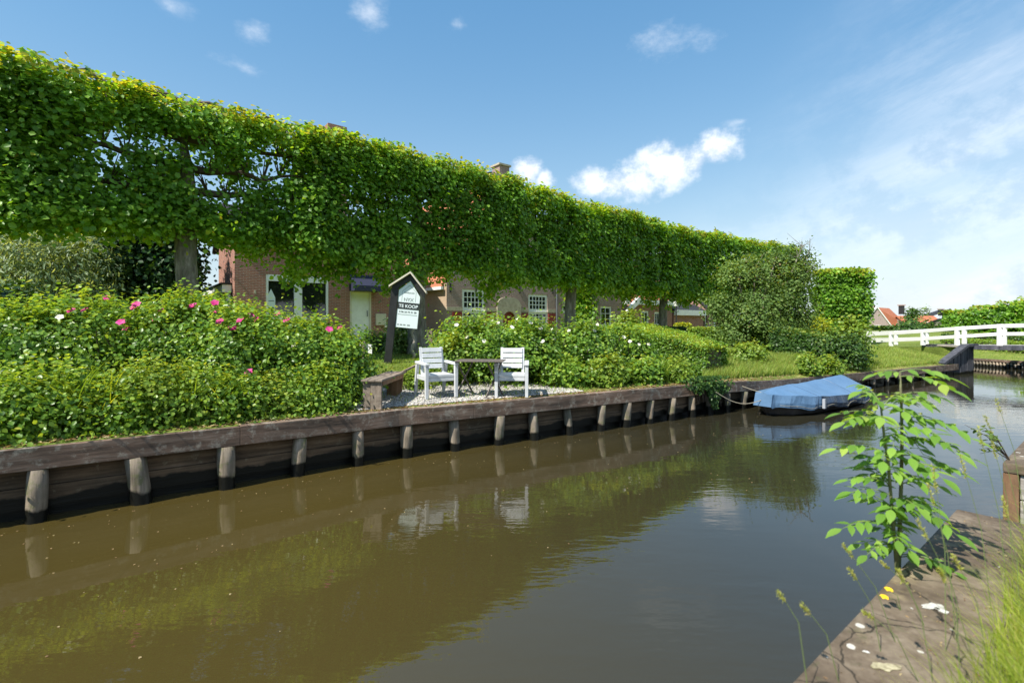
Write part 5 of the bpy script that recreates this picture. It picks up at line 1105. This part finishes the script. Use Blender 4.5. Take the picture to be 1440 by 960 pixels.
# tall open shrub
ts = at(1074, 16.6); tall = thing('tall_shrub', 'tall loose olive green shrub at the end of the lime row', 'shrub', tuple(ts), 0)
k3 = 16.6/F
def TL(px, py, r1, r2, d=0): return ((px-1074)*k3, d, H-(py-HY)*k3-ts.z, r1*k3, r1*k3*.8, r2*k3)
tl = [TL(1030, 405, 24, 30), TL(1060, 384, 24, 22, .2), TL(1108, 405, 26, 34), TL(1086, 374, 20, 15, .3), TL(1065, 425, 34, 34, -.3), TL(1055, 462, 44, 32, -.3), TL(1112, 450, 30, 34, .1), TL(1035, 470, 34, 24, -.4), TL(1012, 432, 14, 20, -.1), TL(1128, 385, 16, 18, .2)]
blob_leaves('foliage', tall, tl, 30000, .075, M['grey'], 301, csize=.20, clump=20, cut=(1.3, .06), shell=.5, tbase=.42, noise_a=.5)
tl2 = [TL(1122, 362, 26, 22, .4), TL(1135, 380, 14, 22, .4), TL(1108, 372, 20, 18, .4)]
blob_leaves('upper_foliage', tall, tl2, 2600, .085, M['grey'], 302, csize=.15, clump=16, shell=.5, tbase=.15, cut=(2.5, .12))
lb = MB(); rr = random.Random(4)
for (ex, ey) in [(1035, 390), (1060, 370), (1090, 360), (1125, 345), (1142, 372), (1118, 400), (1020, 430), (1100, 395), (1075, 385), (1138, 352), (1130, 430)]:
    e = TL(ex, ey, 1, 1, rr.uniform(-.3, .3)); p0 = Vector((rr.uniform(-.35, .35), rr.uniform(-.2, .2), -.1)); p3 = Vector(e[:3]); mid = p0.lerp(p3, .5)+Vector((rr.uniform(-.15, .15), 0, .2))
    lb.tube([p0, p0.lerp(mid, .6), mid, mid.lerp(p3, .6), p3], [.05, .04, .032, .022, .008], 6, False)
    for q in range(10):
        s = mid.lerp(p3, rr.uniform(.2, 1)); lb.tube([s, s+Vector((rr.uniform(-.4, .4), rr.uniform(-.3, .3), rr.uniform(.0, .5)))], [.01, .003], 4, False)
lb.build('branches', M['bark'], tall)
# free standing clipped tree
X0, Y0 = at(1181, 31).x, 31.0
pleached('stand alone clipped tree with flat top right of the tall shrub', X0, Y0, 60, half=1.25, thick=1.0, z0=1.9, z1=H+73*31/F, nclump=620, per=26, leaf=.16, gap=.6, trunk_r=.2, name='clipped_block_tree', group=None, ang=R(-8))
bush('back_shrub', 'yellow green shrub low left of the stand alone clipped tree', 'shrub', 1147, 30, .8, .8, 1.7, 1600, .15, 'yellow', 123, None, lobes=2, nst=8, sh=0, csize=.25)
# right hand clipped row beyond the bridge
for i in range(5):
    px, Y = 1368+i*42, 47-i*3.2
    top = H-((437-i*6.2)-HY)*Y/F
    pleached(['clipped tree at the left end of the right hand row beyond the bridge', 'second clipped tree of the right hand row, above the broad bridge post', 'clipped tree of the right hand row at the right edge of the photo', 'clipped tree beyond the right edge', 'farthest clipped tree beyond the right edge'][i],
             at(px, Y).x, Y, 70+i, half=2.0, thick=1.0, z0=H-(463-HY)*Y/F-.2, z1=top, nclump=260, per=20, leaf=.24, gap=.7, name='clipped_row_tree', group='clipped trees beyond the bridge', ang=R(-42), trunk_r=.14, limbs=False)
clipped('low_box_hedge', 'low squared box hedge just above the stake revetment beyond the bridge', 'hedge', [(21.9, 17.8), (22.6, 21.5), (22.9, 26)], .9, .42, 6500, .08, 'boxlight', 211, topt=.3)
clipped('low_box_hedge', 'second low box hedge farther up the right bank', 'hedge', [(24.6, 19), (25.6, 24), (26.3, 30)], .9, .42, 5500, .10, 'box', 212, topt=.45)
clipped('far_hedge', 'long dark garden hedge in front of the far orange roofed houses', 'hedge', [(at(1205, 60).x, 60), (at(1360, 56).x, 56)], 1.5, .4, 5000, .25, 'box', 213, topt=.4)
bush('far_tree', 'small green tree in front of the orange roofs', 'tree', 1283, 62, .9, .9, 2.75, 1100, .2, 'box', 124, None, lobes=4, nst=6, sh=10, csize=.22)
bush('far_bush', 'rounded green bush seen between the bridge rails', 'shrub', 1292, 50, 3.3, 1.5, .75, 2200, .2, 'box', 125, None, lobes=4, nst=6, sh=10, csize=.35)
bush('far_bush', 'dark bush right of the low orange house behind the rails', 'shrub', 1350, 50, 2.0, 1.5, .95, 1500, .2, 'box', 126, None, lobes=3, nst=6, sh=10, csize=.35)
bush('far_tree', 'dark tree top showing between the two orange roofs', 'tree', 1296, 92, 1.6, 1.6, 3.8, 1000, .3, 'grey', 127, None, lobes=3, nst=6, sh=0, csize=.35)

# background trees on the left
def bgtree(label, px, Y, h, rx, lobes, n, leaf, mt, seed, tr=.22, name='garden_tree', zc=.62, cut=(1.1, .3), tmpl=LEAF, axb=(0, 0, .1), low=.2, cs=.28):
    o = at(px, Y); t = thing(name, label, 'tree', tuple(o), 0); rr = random.Random(seed); lb = []
    for i in range(lobes):
        a = rr.uniform(0, 6.28); q = rr.uniform(.15, .6); lb.append((math.cos(a)*rx*q, math.sin(a)*rx*q, h*(low+(1-low)*rr.uniform(.25, .75)), rx*rr.uniform(.4, .62), rx*rr.uniform(.4, .62), h*(1-low)*rr.uniform(.26, .4)))
    MB().tube([(0, 0, -.2), (.05, 0, h*.3), (-.03, .05, h*.55), (0, 0, h*.85)], [tr*1.3, tr, tr*.7, tr*.15], 9).build('trunk', M['bark'], t, smooth=True)
    b = MB()
    for l in lb: b.tube([(0, 0, h*.25), (l[0]*.5, l[1]*.5, (h*.3+l[2])*.5), l[:3]], [tr*.45, tr*.3, .03], 6, False)
    b.build('limbs', M['bark'], t)
    blob_leaves('crown', t, lb, n, leaf, M[mt], seed, tmpl=tmpl, csize=cs, clump=24, cut=cut, shell=.4, axbias=axb); return t
bgtree('drooping grey green tree with a dark trunk at the far left', 28, 15, 3.9, 2.2, 8, 6500, .15, 'willow', 401, .22, 'weeping_tree', tmpl=NARROW, axb=(0, 0, -1.8), low=.25, cut=None)
bgtree('pale weeping tree right of the dark trunked tree at the far left', 108, 15.5, 3.5, 1.6, 8, 6000, .15, 'willow', 402, .12, 'weeping_tree', tmpl=NARROW, axb=(0, 0, -1.8), low=.15, cut=None)
bgtree('golden green tree glimpsed left of the dark evergreen', 150, 20, 4.6, 1.6, 6, 5000, .15, 'yellow', 403)
bgtree('dark evergreen tree behind the bare lime trunk', 216, 17.5, 5.0, 1.75, 10, 12000, .16, 'dark', 404, .2, low=.12, cut=(1.1, .45))
bgtree('bright yellow green tree behind the weeping trees at the far left', -10, 24, 5, 3, 8, 6000, .2, 'yellow', 405)
bgtree('mid green garden tree behind the weeping trees', 70, 26, 6.5, 4, 10, 10000, .24, 'lime', 406)
bgtree('mid green garden tree behind the dark evergreen', 170, 27, 5.4, 3.2, 10, 8000, .24, 'box', 407, cut=(1.1, .45))
bgtree('garden tree beyond the left edge of the photo', -110, 20, 6, 3.5, 10, 8000, .22, 'box', 408)
bush('dark_yew', 'dark rounded yew bush at the left edge behind the roses', 'shrub', 8, 9.3, .9, .8, 1.42, 6000, .07, 'dark', 409, None, sh=10)
bush('lavender_clump', 'grey green rounded herb clump left of the sign post', 'plant', 526, 12.8, .42, .35, .42, 1800, .07, 'grey', 410, 'herb clumps behind the sale sign', lobes=2, nst=5, sh=20, csize=.07)
bush('lavender_clump', 'grey green rounded herb clump right of the sign post', 'plant', 559, 12.6, .45, .35, .48, 2000, .07, 'grey', 411, 'herb clumps behind the sale sign', lobes=2, nst=5, sh=20, csize=.07)
bush('dark_garden_shrub', 'dark low shrub against the first house behind the sign', 'shrub', 566, 17, .7, .5, 1.0, 2200, .09, 'dark', 412, None, lobes=2, nst=5, sh=10)
bush('climbing_plant', 'leafy green climber beside the third lime trunk', 'climber', 816, 20.5, .55, .5, 3.2, 3200, .12, 'lime', 413, None, lobes=4, nst=6, sh=0, csize=.2)
bush('low_weed', 'low weedy plants between the bench and the left chair', 'plant', 588, 8.5, .3, .22, .28, 1000, .05, 'boxlight', 414, None, lobes=2, nst=5, sh=10, csize=.06)

# ---------------------------------------------------------------- blossoms placed on the bush surfaces
bpy.context.view_layer.update()
trees_ = [(t, fo, BVHTree.FromPolygons([fo.matrix_world @ v.co for v in fo.data.vertices], [tuple(p.vertices) for p in fo.data.polygons])) for t, fo in bushes if t.name.startswith(('rose_bush', 'white_rose', 'low_shrub'))]
def blossom(px, py, size, m, seed, name='flower'):
    o = Vector((0, 0, H)); d = Vector(((px-CX)/F, 1, (HY-py)/F)).normalized(); best = None
    for t, fo, bv in trees_:
        hit = bv.ray_cast(o, d)
        if hit[0] is not None and (best is None or hit[3] < best[1]): best = (hit[0], hit[3], t)
    if best is None: return blossom(px, py+4, size, m, seed, name) if py < 530 else None
    p = best[0]-d*.07; t = best[2]; rng = np.random.default_rng(seed)
    q = t.matrix_world.inverted() @ p; n = 9; a = rng.uniform(0, 6.28)+np.arange(n)*2*math.pi/5
    tilt_ = np.array([rng.uniform(-.4, .4), -.6, .6]); W = (t.matrix_world.to_3x3().inverted() @ Vector(tilt_)); W.normalize()
    e1 = W.cross(Vector((0, 0, 1))).normalized(); e2 = W.cross(e1)
    ax = np.array([np.array(e1)*math.cos(v)+np.array(e2)*math.sin(v)+np.array(W)*(.25 if i < 5 else .9) for i, v in enumerate(a)])
    P = np.tile(np.array(q), (n, 1)); nn_ = np.tile(np.array(W), (n, 1))-ax*.2
    leaf_obj(name, P, nn_, ax, np.where(np.arange(n) < 5, size, size*.7), m, t, rng.uniform(.1, .9, n), LEAF*np.array([1, 1.25, 1]))
pinks = [(150, 412), (192, 425), (187, 430), (227, 434), (215, 447), (170, 450), (178, 459), (267, 428), (272, 427), (302, 423), (304, 436), (309, 449), (327, 458), (338, 447), (352, 441), (361, 446), (390, 438), (403, 447), (463, 460), (478, 454), (350, 520), (119, 433), (100, 434)]
for i, (a, b) in enumerate(pinks): blossom(a, b+3, .058 if i < 24 else .04, M['petal'], 500+i)
pinks += [(130, 420), (158, 424), (203, 421), (240, 424), (250, 440), (284, 431), (290, 443), (318, 434), (330, 440), (345, 433), (371, 437), (380, 452), (415, 445), (428, 450), (445, 455), (490, 466), (160, 440), (235, 452), (262, 436), (397, 455)]
whites = [(470, 508), (414, 483), (692, 449), (700, 452), (728, 446), (746, 452), (760, 460), (775, 456), (681, 478), (763, 478), (779, 476), (836, 463), (840, 455), (877, 472), (886, 478), (800, 463), (720, 458), (898, 483), (912, 478), (656, 472), (642, 455), (845, 500), (948, 495), (84, 444), (730, 505)]
for i, (a, b) in enumerate(whites): blossom(a, b+2, .048, M['whitepetal'], 600+i)

# ---------------------------------------------------------------- grasses, ivy
def blades(name, pts_, L, w, mt, seed, label, cat, kind='stuff', lean=.35, wind=(.2, 0), tb=.45, seg=3, tsd=.2):
    """curved grass blades rooted at pts_"""
    rng = np.random.default_rng(seed); P = np.array(pts_); n = len(P); a = rng.uniform(0, 6.28, n); Ls = L*rng.uniform(.55, 1.25, n) if np.isscalar(L) else L
    dirs = np.stack([np.cos(a)*lean*rng.uniform(.2, 1.2, n)+wind[0], np.sin(a)*lean*rng.uniform(.2, 1.2, n)+wind[1]], 1); ph = rng.uniform(0, 6.28, n); wx, wy = np.cos(ph)*w/2, np.sin(ph)*w/2
    V = []
    for s in range(seg+1):
        t = s/seg; c = np.stack([P[:, 0]+dirs[:, 0]*Ls*t*t, P[:, 1]+dirs[:, 1]*Ls*t*t, P[:, 2]+Ls*(t-.18*t*t)], 1); ww_ = (1-t)**.7 if s < seg else 0.06
        V.append(c+np.stack([wx*ww_, wy*ww_, wx*0], 1)); V.append(c-np.stack([wx*ww_, wy*ww_, wx*0], 1))
    V = np.stack(V, 1).reshape(-1, 3); k = 2*(seg+1); base = (np.arange(n)*k)[:, None]
    f = np.array([q for s in range(seg) for q in (2*s, 2*s+1, 2*s+3, 2*s+2)]); me = bpy.data.meshes.new(name); me.vertices.add(n*k); me.vertices.foreach_set('co', V.ravel())
    me.loops.add(n*4*seg); me.loops.foreach_set('vertex_index', (base+f).ravel().astype(np.int32)); me.polygons.add(n*seg); me.polygons.foreach_set('loop_start', (np.arange(n*seg)*4).astype(np.int32))
    at_ = me.attributes.new('tint', 'FLOAT', 'FACE'); at_.data.foreach_set('value', np.repeat(np.clip(tb+rng.normal(0, tsd, n), 0, 1), seg).astype(np.float32)); me.update(calc_edges=True); me.materials.append(M[mt])
    o = bpy.data.objects.new(name, me); col.objects.link(o)
    return tag(o, label, cat, kind=kind)
def scatter(n, quad, seed, zf=gz, dens=None):
    """n points on the ground inside a quad of (x, y) corners"""
    rng = random.Random(seed); out = []
    a, b, c, d = [Vector(q) for q in quad]
    while len(out) < n:
        u, v = rng.random(), rng.random(); p = a.lerp(b, u).lerp(d.lerp(c, u), v)
        if not side_ok(p.x, p.y) or min(nearest(LB, p.x, p.y)[0], nearest(RB, p.x, p.y)[0]) < .2: continue
        if dens and rng.random() > dens(p): continue
        out.append((p.x, p.y, zf(p.x, p.y)-.01))
    return out
def xy(px, Y): return ((px-CX)/F*Y, Y)
blades('lawn', scatter(16000, [xy(470, 9.3), xy(640, 9.5), xy(660, 14.5), xy(490, 14.5)], 1), .07, .012, 'grass', 1, 'mown lawn between the bench and the sale sign', 'lawn', tb=.6)
blades('slope_grass', scatter(22000, [xy(990, 10.6), xy(1205, 14.2), xy(1190, 15.6), xy(975, 13.2)], 2), .26, .014, 'grass', 2, 'long grass on the bank above the covered boat', 'grass', tb=.66, wind=(.15, -.05))
blades('bridge_slope_grass', scatter(22000, [xy(1205, 14.0), xy(1352, 17.9), xy(1352, 20.2), xy(1195, 19.5)], 3), .17, .014, 'grass', 3, 'grass slope between the quay and the white bridge railing', 'grass', tb=.68)
blades('right_bank_grass', scatter(7000, [(20.9, 17), (20.6, 27), (25, 30), (25, 17)], 4), .08, .02, 'grass', 4, 'short grass on the right bank beyond the bridge', 'grass', tb=.6)
blades('edge_weeds', scatter(3500, [xy(505, 7.0), xy(830, 8.7), xy(850, 9.3), xy(500, 9.4)], 5, dens=lambda p: 1 if nearest(LB, p.x, p.y)[0] > 1.6 else .06), .10, .012, 'grass', 5, 'thin weeds at the back edge of the gravel', 'weeds', tb=.6)
# strap-leaved clumps
rr = random.Random(9)
for i, (px, Y, n_, L, lb_) in enumerate([(100, 6.05, 60, .62, 'clump of long strap leaves left of the yellowing clump'), (150, 5.75, 46, .55, 'yellowing strap leaved clump drooping over the quay beam'), (262, 5.95, 70, .5, 'bright strap leaved clump above the third quay post'), (300, 6.4, 50, .5, 'strap leaved clump in the middle of the rose bed'), (440, 6.75, 50, .45, 'strap leaved clump near the bench end of the rose bed'), (930, 9.95, 90, .42, 'arching grassy clump left of the trailing ivy')]):
    o = at(px, offY(px, .42 if i < 5 else .4)); t = thing('strap_leaf_clump', lb_, 'plant', tuple(o), 0, 'clumps of strap leaves in the beds')
    q = [(rr.gauss(0, .07), rr.gauss(0, .05), 0) for _ in range(n_)]
    b = blades('leaves', q, L*1.25, .026, 'yellow' if i == 1 else 'boxlight', 70+i, None, None, kind=None, lean=.7, wind=(0, -.15), seg=4); b.parent = t
# ivy over the quay
iv = bankpx(985); ivo = thing('trailing_ivy', 'dark ivy trailing over the quay edge toward the water', 'ivy', (iv[0].x, iv[0].y, iv[0].z), math.atan2(iv[1].y, iv[1].x))
rng = np.random.default_rng(8); n = 2600; u = rng.normal(0, .26, n)+.1; fall = rng.random(n)**1.2; lim = .18+.42*np.exp(-((u-.22)/.22)**2)+.08*np.sin(u*13)
P = np.stack([u+fall*.1, np.where(fall < .25, .12-fall*.9, -.10-rng.random(n)*.05), np.where(fall < .25, .08+rng.random(n)*.05, .05-(fall-.25)*lim*1.15)], 1)
leaf_obj('foliage', P, np.array([0, -1, .5])+rng.normal(0, .45, (n, 3)), np.array([0, 0, -1])+rng.normal(0, .6, (n, 3)), rng.uniform(.03, .065, n), M['box'], ivo, .35+rng.normal(0, .22, n))
b = MB()
for i in range(14):
    x = -.35+.07*i+rr.uniform(-.05, .05); b.tube([(x, .12, .06), (x+.03, -.07, .05), (x+.06, -.1, -.15), (x+.1, -.12, -.15-rr.uniform(.1, .35))], .006, 4)
b.build('stems', M['twig'], ivo)

# ---------------------------------------------------------------- foreground: sapling, tall grasses, buttercup
sap = thing('sapling', 'young leafy sapling growing at the near quay edge over the water', 'sapling', (at(1268, 2.36).x, 2.36, .45), 0)
rng = np.random.default_rng(77); rr = random.Random(77); Ys = 2.36; ks = Ys/F; ox = sap.location
def SP(px, py, dy=0): return Vector(((px-CX)*ks, Ys+dy, H-(py-HY)*ks))-ox
st_w = [(.09, .085), (.25, .19), (.45, .235), (.66, .19), (.84, .09)]
OV = np.array([(0, 0, 0)]+[(a, 0, -.16*a*a) for a, _ in st_w]+[(1, 0, -.18)]+[(a, w_, -.16*a*a+.22*w_) for a, w_ in st_w]+[(a, -w_, -.16*a*a+.22*w_) for a, w_ in st_w])
OVF = [(0, 1, 7), (5, 6, 11), (0, 12, 1), (5, 16, 6)]+[(i, i+1, i+7, i+6) for i in range(1, 5)]+[(i, i+11, i+12, i+1) for i in range(1, 5)]
lP, lN, lA, lS, lT = [], [], [], [], []; rb = MB()
def leaflet(p, a, nrm, s, t): lP.append(p); lA.append(a); lN.append(nrm); lS.append(s); lT.append(t)
def compound(p, d, L, pairs=2, s=.075, t=.5):
    """a pinnate leaf: drooping stalk, leaflets in pairs and one at the tip"""
    d = d.normalized(); pts_ = []
    for i in range(7): q = i/6; pts_.append(p+d*L*q+Vector((0, 0, L*(.22*q-.52*q*q))))
    rb.tube(pts_, [.0028, .0026, .0024, .002, .0018, .0015, .001], 5, False)
    side_ = d.cross(Vector((0, 0, 1))).normalized()
    for k in range(pairs):
        i = {2: (2, 4), 3: (1, 3, 5), 4: (1, 3, 4, 5)}[pairs][k]; q = pts_[i]; tg = (pts_[i+1]-pts_[i-1]).normalized()
        for sg in (-1, 1):
            a = (side_*sg*.9+tg*.55+Vector((0, 0, rr.uniform(-.5, -.12)))).normalized(); nrm = Vector((rr.uniform(-.3, .3), rr.uniform(-.3, .1), 1))+side_*sg*.25
            leaflet(q, a, nrm, s*rr.uniform(.7, 1.15)*(1 if k else .85), t+rr.uniform(-.35, .35))
    a = (pts_[6]-pts_[4]).normalized(); leaflet(pts_[6], a+Vector((0, 0, -.1)), Vector((0, -.1, 1))+a*.3, s*1.15, t+rr.uniform(-.15, .2))
stA = [SP(1263, 822), SP(1258, 760), SP(1253, 700), SP(1249, 650), SP(1243, 610), SP(1238, 565)]; stB = [SP(1275, 806, .05), SP(1277, 740, .05), SP(1279, 680, .05), SP(1280, 620, .05), SP(1279, 570, .05), SP(1277, 524, .05)]
b = MB(); b.tube([stA[0]-Vector((-.02, 0, .15))]+stA, [.010, .009, .008, .007, .0065, .0055, .004], 7); b.build('stem', M['elderstem'], sap, smooth=True)
b = MB(); b.tube([stB[0]-Vector((0, 0, .15))]+stB, [.011, .010, .009, .008, .007, .006, .004], 7); b.build('stem', M['elderstem'], sap, smooth=True)
def on(st, f): q = f*(len(st)-1); i = min(int(q), len(st)-2); return st[i].lerp(st[i+1], q-i)
# (stem, height fraction, target pixel, leaflet length, depth direction)
leavesS = [(stA, .98, (1195, 540), .075, -.1), (stA, .95, (1285, 545), .07, .1), (stA, .99, (1222, 532), .07, .3), (stA, .88, (1178, 592), .085, -.05), (stA, .86, (1215, 575), .08, -.3), (stA, .82, (1290, 600), .075, -.25), (stA, .66, (1176, 632), .085, .15),
           (stA, .68, (1215, 640), .08, -.35), (stA, .60, (1228, 668), .08, .3), (stA, .48, (1200, 680), .07, .2), (stA, .50, (1262, 690), .06, .3), (stA, .36, (1190, 692), .075, .1), (stA, .34, (1225, 700), .08, -.35), (stA, .26, (1170, 740), .085, -.05), (stA, .24, (1232, 742), .075, -.4), (stA, .18, (1200, 772), .07, -.2), (stA, .3, (1300, 705), .06, -.1),
           (stB, 1.0, (1330, 530), .09, -.1), (stB, .99, (1245, 528), .07, .2), (stB, .97, (1310, 545), .08, -.35), (stB, .86, (1320, 575), .08, .2), (stB, .84, (1240, 590), .07, .3), (stB, .74, (1342, 612), .10, -.25), (stB, .72, (1300, 625), .09, -.45), (stB, .70, (1240, 625), .07, -.2), (stB, .62, (1322, 648), .07, .3),
           (stB, .52, (1338, 662), .085, -.15), (stB, .50, (1290, 660), .09, -.45), (stB, .48, (1250, 660), .07, .3), (stB, .60, (1372, 648), .07, .0), (stB, .38, (1318, 690), .06, .25), (stB, .32, (1318, 722), .07, .15), (stB, .30, (1308, 735), .09, -.4), (stB, .20, (1250, 745), .06, .3), (stB, .14, (1305, 752), .05, .3), (stB, .06, (1322, 790), .075, -.3), (stB, .05, (1340, 800), .07, -.15), (stB, .1, (1255, 790), .05, .2), (stB, .42, (1350, 700), .06, .2)]
for st, f, (px, py), s, dy in leavesS:
    p = on(st, f); e = SP(px, py, dy*.35); d = e-p; L = d.length
    compound(p, Vector((d.x, d.y, d.z+.30*L)), L*.92, pairs=4 if L > .13 else 3, s=s*.92, t=.6 if py < 640 else .4)
for k in range(34):
    st = stA if k % 2 else stB; p = on(st, rr.uniform(.12, .97)); a = rr.uniform(0, 6.28); L = rr.uniform(.09, .2)
    compound(p, Vector((math.cos(a), math.sin(a)*.8, .35))*1, L, 3, .07, rr.uniform(.3, .6))
rb.build('leaf_stalks', M['stem'], sap)
leaf_obj('leaves', np.array(lP), np.array(lN), np.array(lA), np.array(lS), M['elder'], sap, np.array(lT), OV, OVF)
# small plant growing on the next quay
q = Vector((4.2, 4.2, .70)); wd = thing('small_weed', 'spindly little plant on the corner of the next quay at the right edge', 'plant', tuple(q), 0)
b = MB(); LP, LN_, LA, = [], [], []
for i in range(7):
    e = Vector((rr.uniform(-.32, -.05), rr.uniform(-.1, .1), rr.uniform(.05, .30))); b.tube([(0, 0, 0), e*.5+Vector((0, 0, .05)), e], [.004, .003, .0015], 5)
    for j in range(7):
        p = e*rr.uniform(.35, 1)+Vector((0, 0, .04)); LP.append(p); LA.append(rng.normal(size=3)+np.array([-.3, 0, 0])); LN_.append(np.array([0, 0, 1])+rng.normal(size=3)*.4)
b.build('stems', M['twig'], wd); leaf_obj('leaves', np.array(LP), np.array(LN_), np.array(LA), .045, M['grey'], wd, rng.uniform(.3, .7, len(LP)))
# verge grass on the near bank
def near_quad(n, seed, s0, s1, o0, o1, power=1.0):
    r_ = random.Random(seed); out = []
    for _ in range(n):
        s = r_.uniform(s0, s1); o = o0+(o1-o0)*r_.random()**power; p = C0-nd*s+npv*o; out.append((p.x, p.y, .665 if o > .52 else .70))
    return out
blades('verge_grass', near_quad(23000, 1, .0, 3.2, .50, 1.9), .31, .0045, 'neargrass', 21, 'bright long verge grass beside the near quay in the bottom right corner', 'grass', tb=.5, lean=.5, wind=(-.24, .12), seg=4, tsd=.32)
blades('verge_grass_tufts', near_quad(1700, 2, .2, 2.6, .36, .56, .6), .24, .0045, 'neargrass', 22, 'thin grass leaning over the near quay stone', 'grass', tb=.6, lean=.5, wind=(-.25, .1), seg=4)
# flowering grass stalks with seed heads
stk = MB(); SPs, SNs, SAs, SSs = [], [], [], []
heads = [((1133, 945), (1095, 832), 1.55), ((1180, 960), (1128, 850), 1.6), ((1240, 930), (1195, 800), 1.75), ((1262, 925), (1185, 765), 1.8), ((1300, 880), (1240, 790), 1.9), ((1345, 900), (1305, 680), 1.8), ((1330, 935), (1312, 655), 1.75), ((1395, 880), (1350, 640), 2.0), ((1420, 860), (1375, 600), 2.0), ((1425, 800), (1395, 620), 2.2),
         ((1290, 955), (1215, 860), 1.6), ((1370, 950), (1290, 730), 1.7), ((1435, 900), (1410, 700), 1.8), ((1440, 760), (1385, 585), 2.4), ((1440, 720), (1400, 560), 2.5), ((1390, 940), (1340, 780), 1.6), ((1310, 950), (1262, 800), 1.6), ((1350, 950), (1322, 800), 1.5)]
o0 = at(1340, 1.7, .7)
for (bx, by), (tx, ty), Y in heads:
    Yb = Y; p0 = Vector(((bx-CX)/F*Yb, Yb, H-(by-HY)*Yb/F)); p0.z = max(p0.z, .68); p1 = Vector(((tx-CX)/F*Y, Y, H-(ty-HY)*Y/F)); md = p0.lerp(p1, .5)+Vector((.02, 0, .03))
    q0 = p0+(p0-md)*.6; q0.z = min(q0.z, .66); stk.tube([q0-o0, p0-o0, md-o0, p0.lerp(p1, .8)+Vector((.008, 0, .015))-o0, p1-o0], [.0016, .0014, .0012, .0009, .0006], 4)
    hl_ = .10
    for j in range(70):
        t = rr.random(); c = p1.lerp(md, t*.32); SPs.append(np.array(c-o0)+rng.normal(0, .0022, 3)); SAs.append(np.array((p1-md).normalized())+rng.normal(0, .3, 3)); SNs.append(rng.normal(size=3)); SSs.append(rr.uniform(.007, .013))
fg = thing('flowering_grass', 'tall thin grass stalks with seed heads in front of the near quay', 'grass', tuple(o0), 0); fg['kind'] = 'stuff'
stk.build('stalks', M['stem'], fg); leaf_obj('seed_heads', np.array(SPs), np.array(SNs), np.array(SAs), np.array(SSs), M['neargrass'], fg, rng.uniform(.7, 1, len(SPs)), NARROW)
# debris on the near slab and flecks on the water
rng = np.random.default_rng(91); n = 420; s_ = rng.uniform(0, 3.4, n); o_ = .45*rng.random(n)**.6
P = np.array([C0[:3]]*n)*1.0; P[:, 0] += -nd.x*s_+npv.x*o_; P[:, 1] += -nd.y*s_+npv.y*o_; P[:, 2] = .7035
tag(leaf_obj('quay_debris', P, np.array([0, 0, 1])+rng.normal(0, .3, (n, 3)), unit(rng, n)*np.array([1, 1, .1]), rng.uniform(.004, .018, n), M['dry'], None, rng.uniform(0, 1, n), NARROW), 'dry grass bits and crumbs lying on the near quay stone', 'debris', kind='stuff')
n = 420; u_ = rng.random(n)**1.6; px_ = rng.uniform(-40, 1300, n); P = []
for a, b in zip(px_, u_):
    p, d, q_ = bankpx(max(a, 3)); o = p-q_*(.12+b*3.2+.1*rng.normal()); P.append((o.x, o.y, .003))
P = [p for p in P if not side_ok(p[0], p[1])]; n = len(P)
tag(leaf_obj('floating_flecks', np.array(P), np.array([0, 0, 1])+rng.normal(0, .04, (n, 3)), unit(rng, n)*np.array([1, 1, .02]), rng.uniform(.005, .02, n), M['dry'], None, rng.uniform(.2, 1, n)), 'small leaves and pollen flecks floating on the canal', 'floating debris', kind='stuff')
# buttercup
Yb = 2.0; bc = Vector(((1250-CX)/F*Yb, Yb, H-(828-HY)*Yb/F)); cup = thing('buttercup', 'two small yellow flowers at the near quay edge below the sapling', 'flower', (bc.x+.05, bc.y, .69), 0)
for j, off in enumerate((Vector((0, 0, 0)), Vector((-.018, 0, -.03)))):
    c = bc+off-cup.location; MB().tube([(0, 0, 0), c*.5+Vector((.01, 0, .02)), c], .0014, 4).build('stalk', M['stem'], cup)
    ang = np.arange(5)*2*math.pi/5; ax = np.stack([np.cos(ang), np.sin(ang), ang*0+.35], 1)
    leaf_obj('petals', np.tile(np.array(c), (5, 1)), np.tile([0, -.2, 1.], (5, 1)), ax, .016, M['yellowpetal'], cup, np.full(5, .5), LEAF*np.array([1, 1.3, 1]))
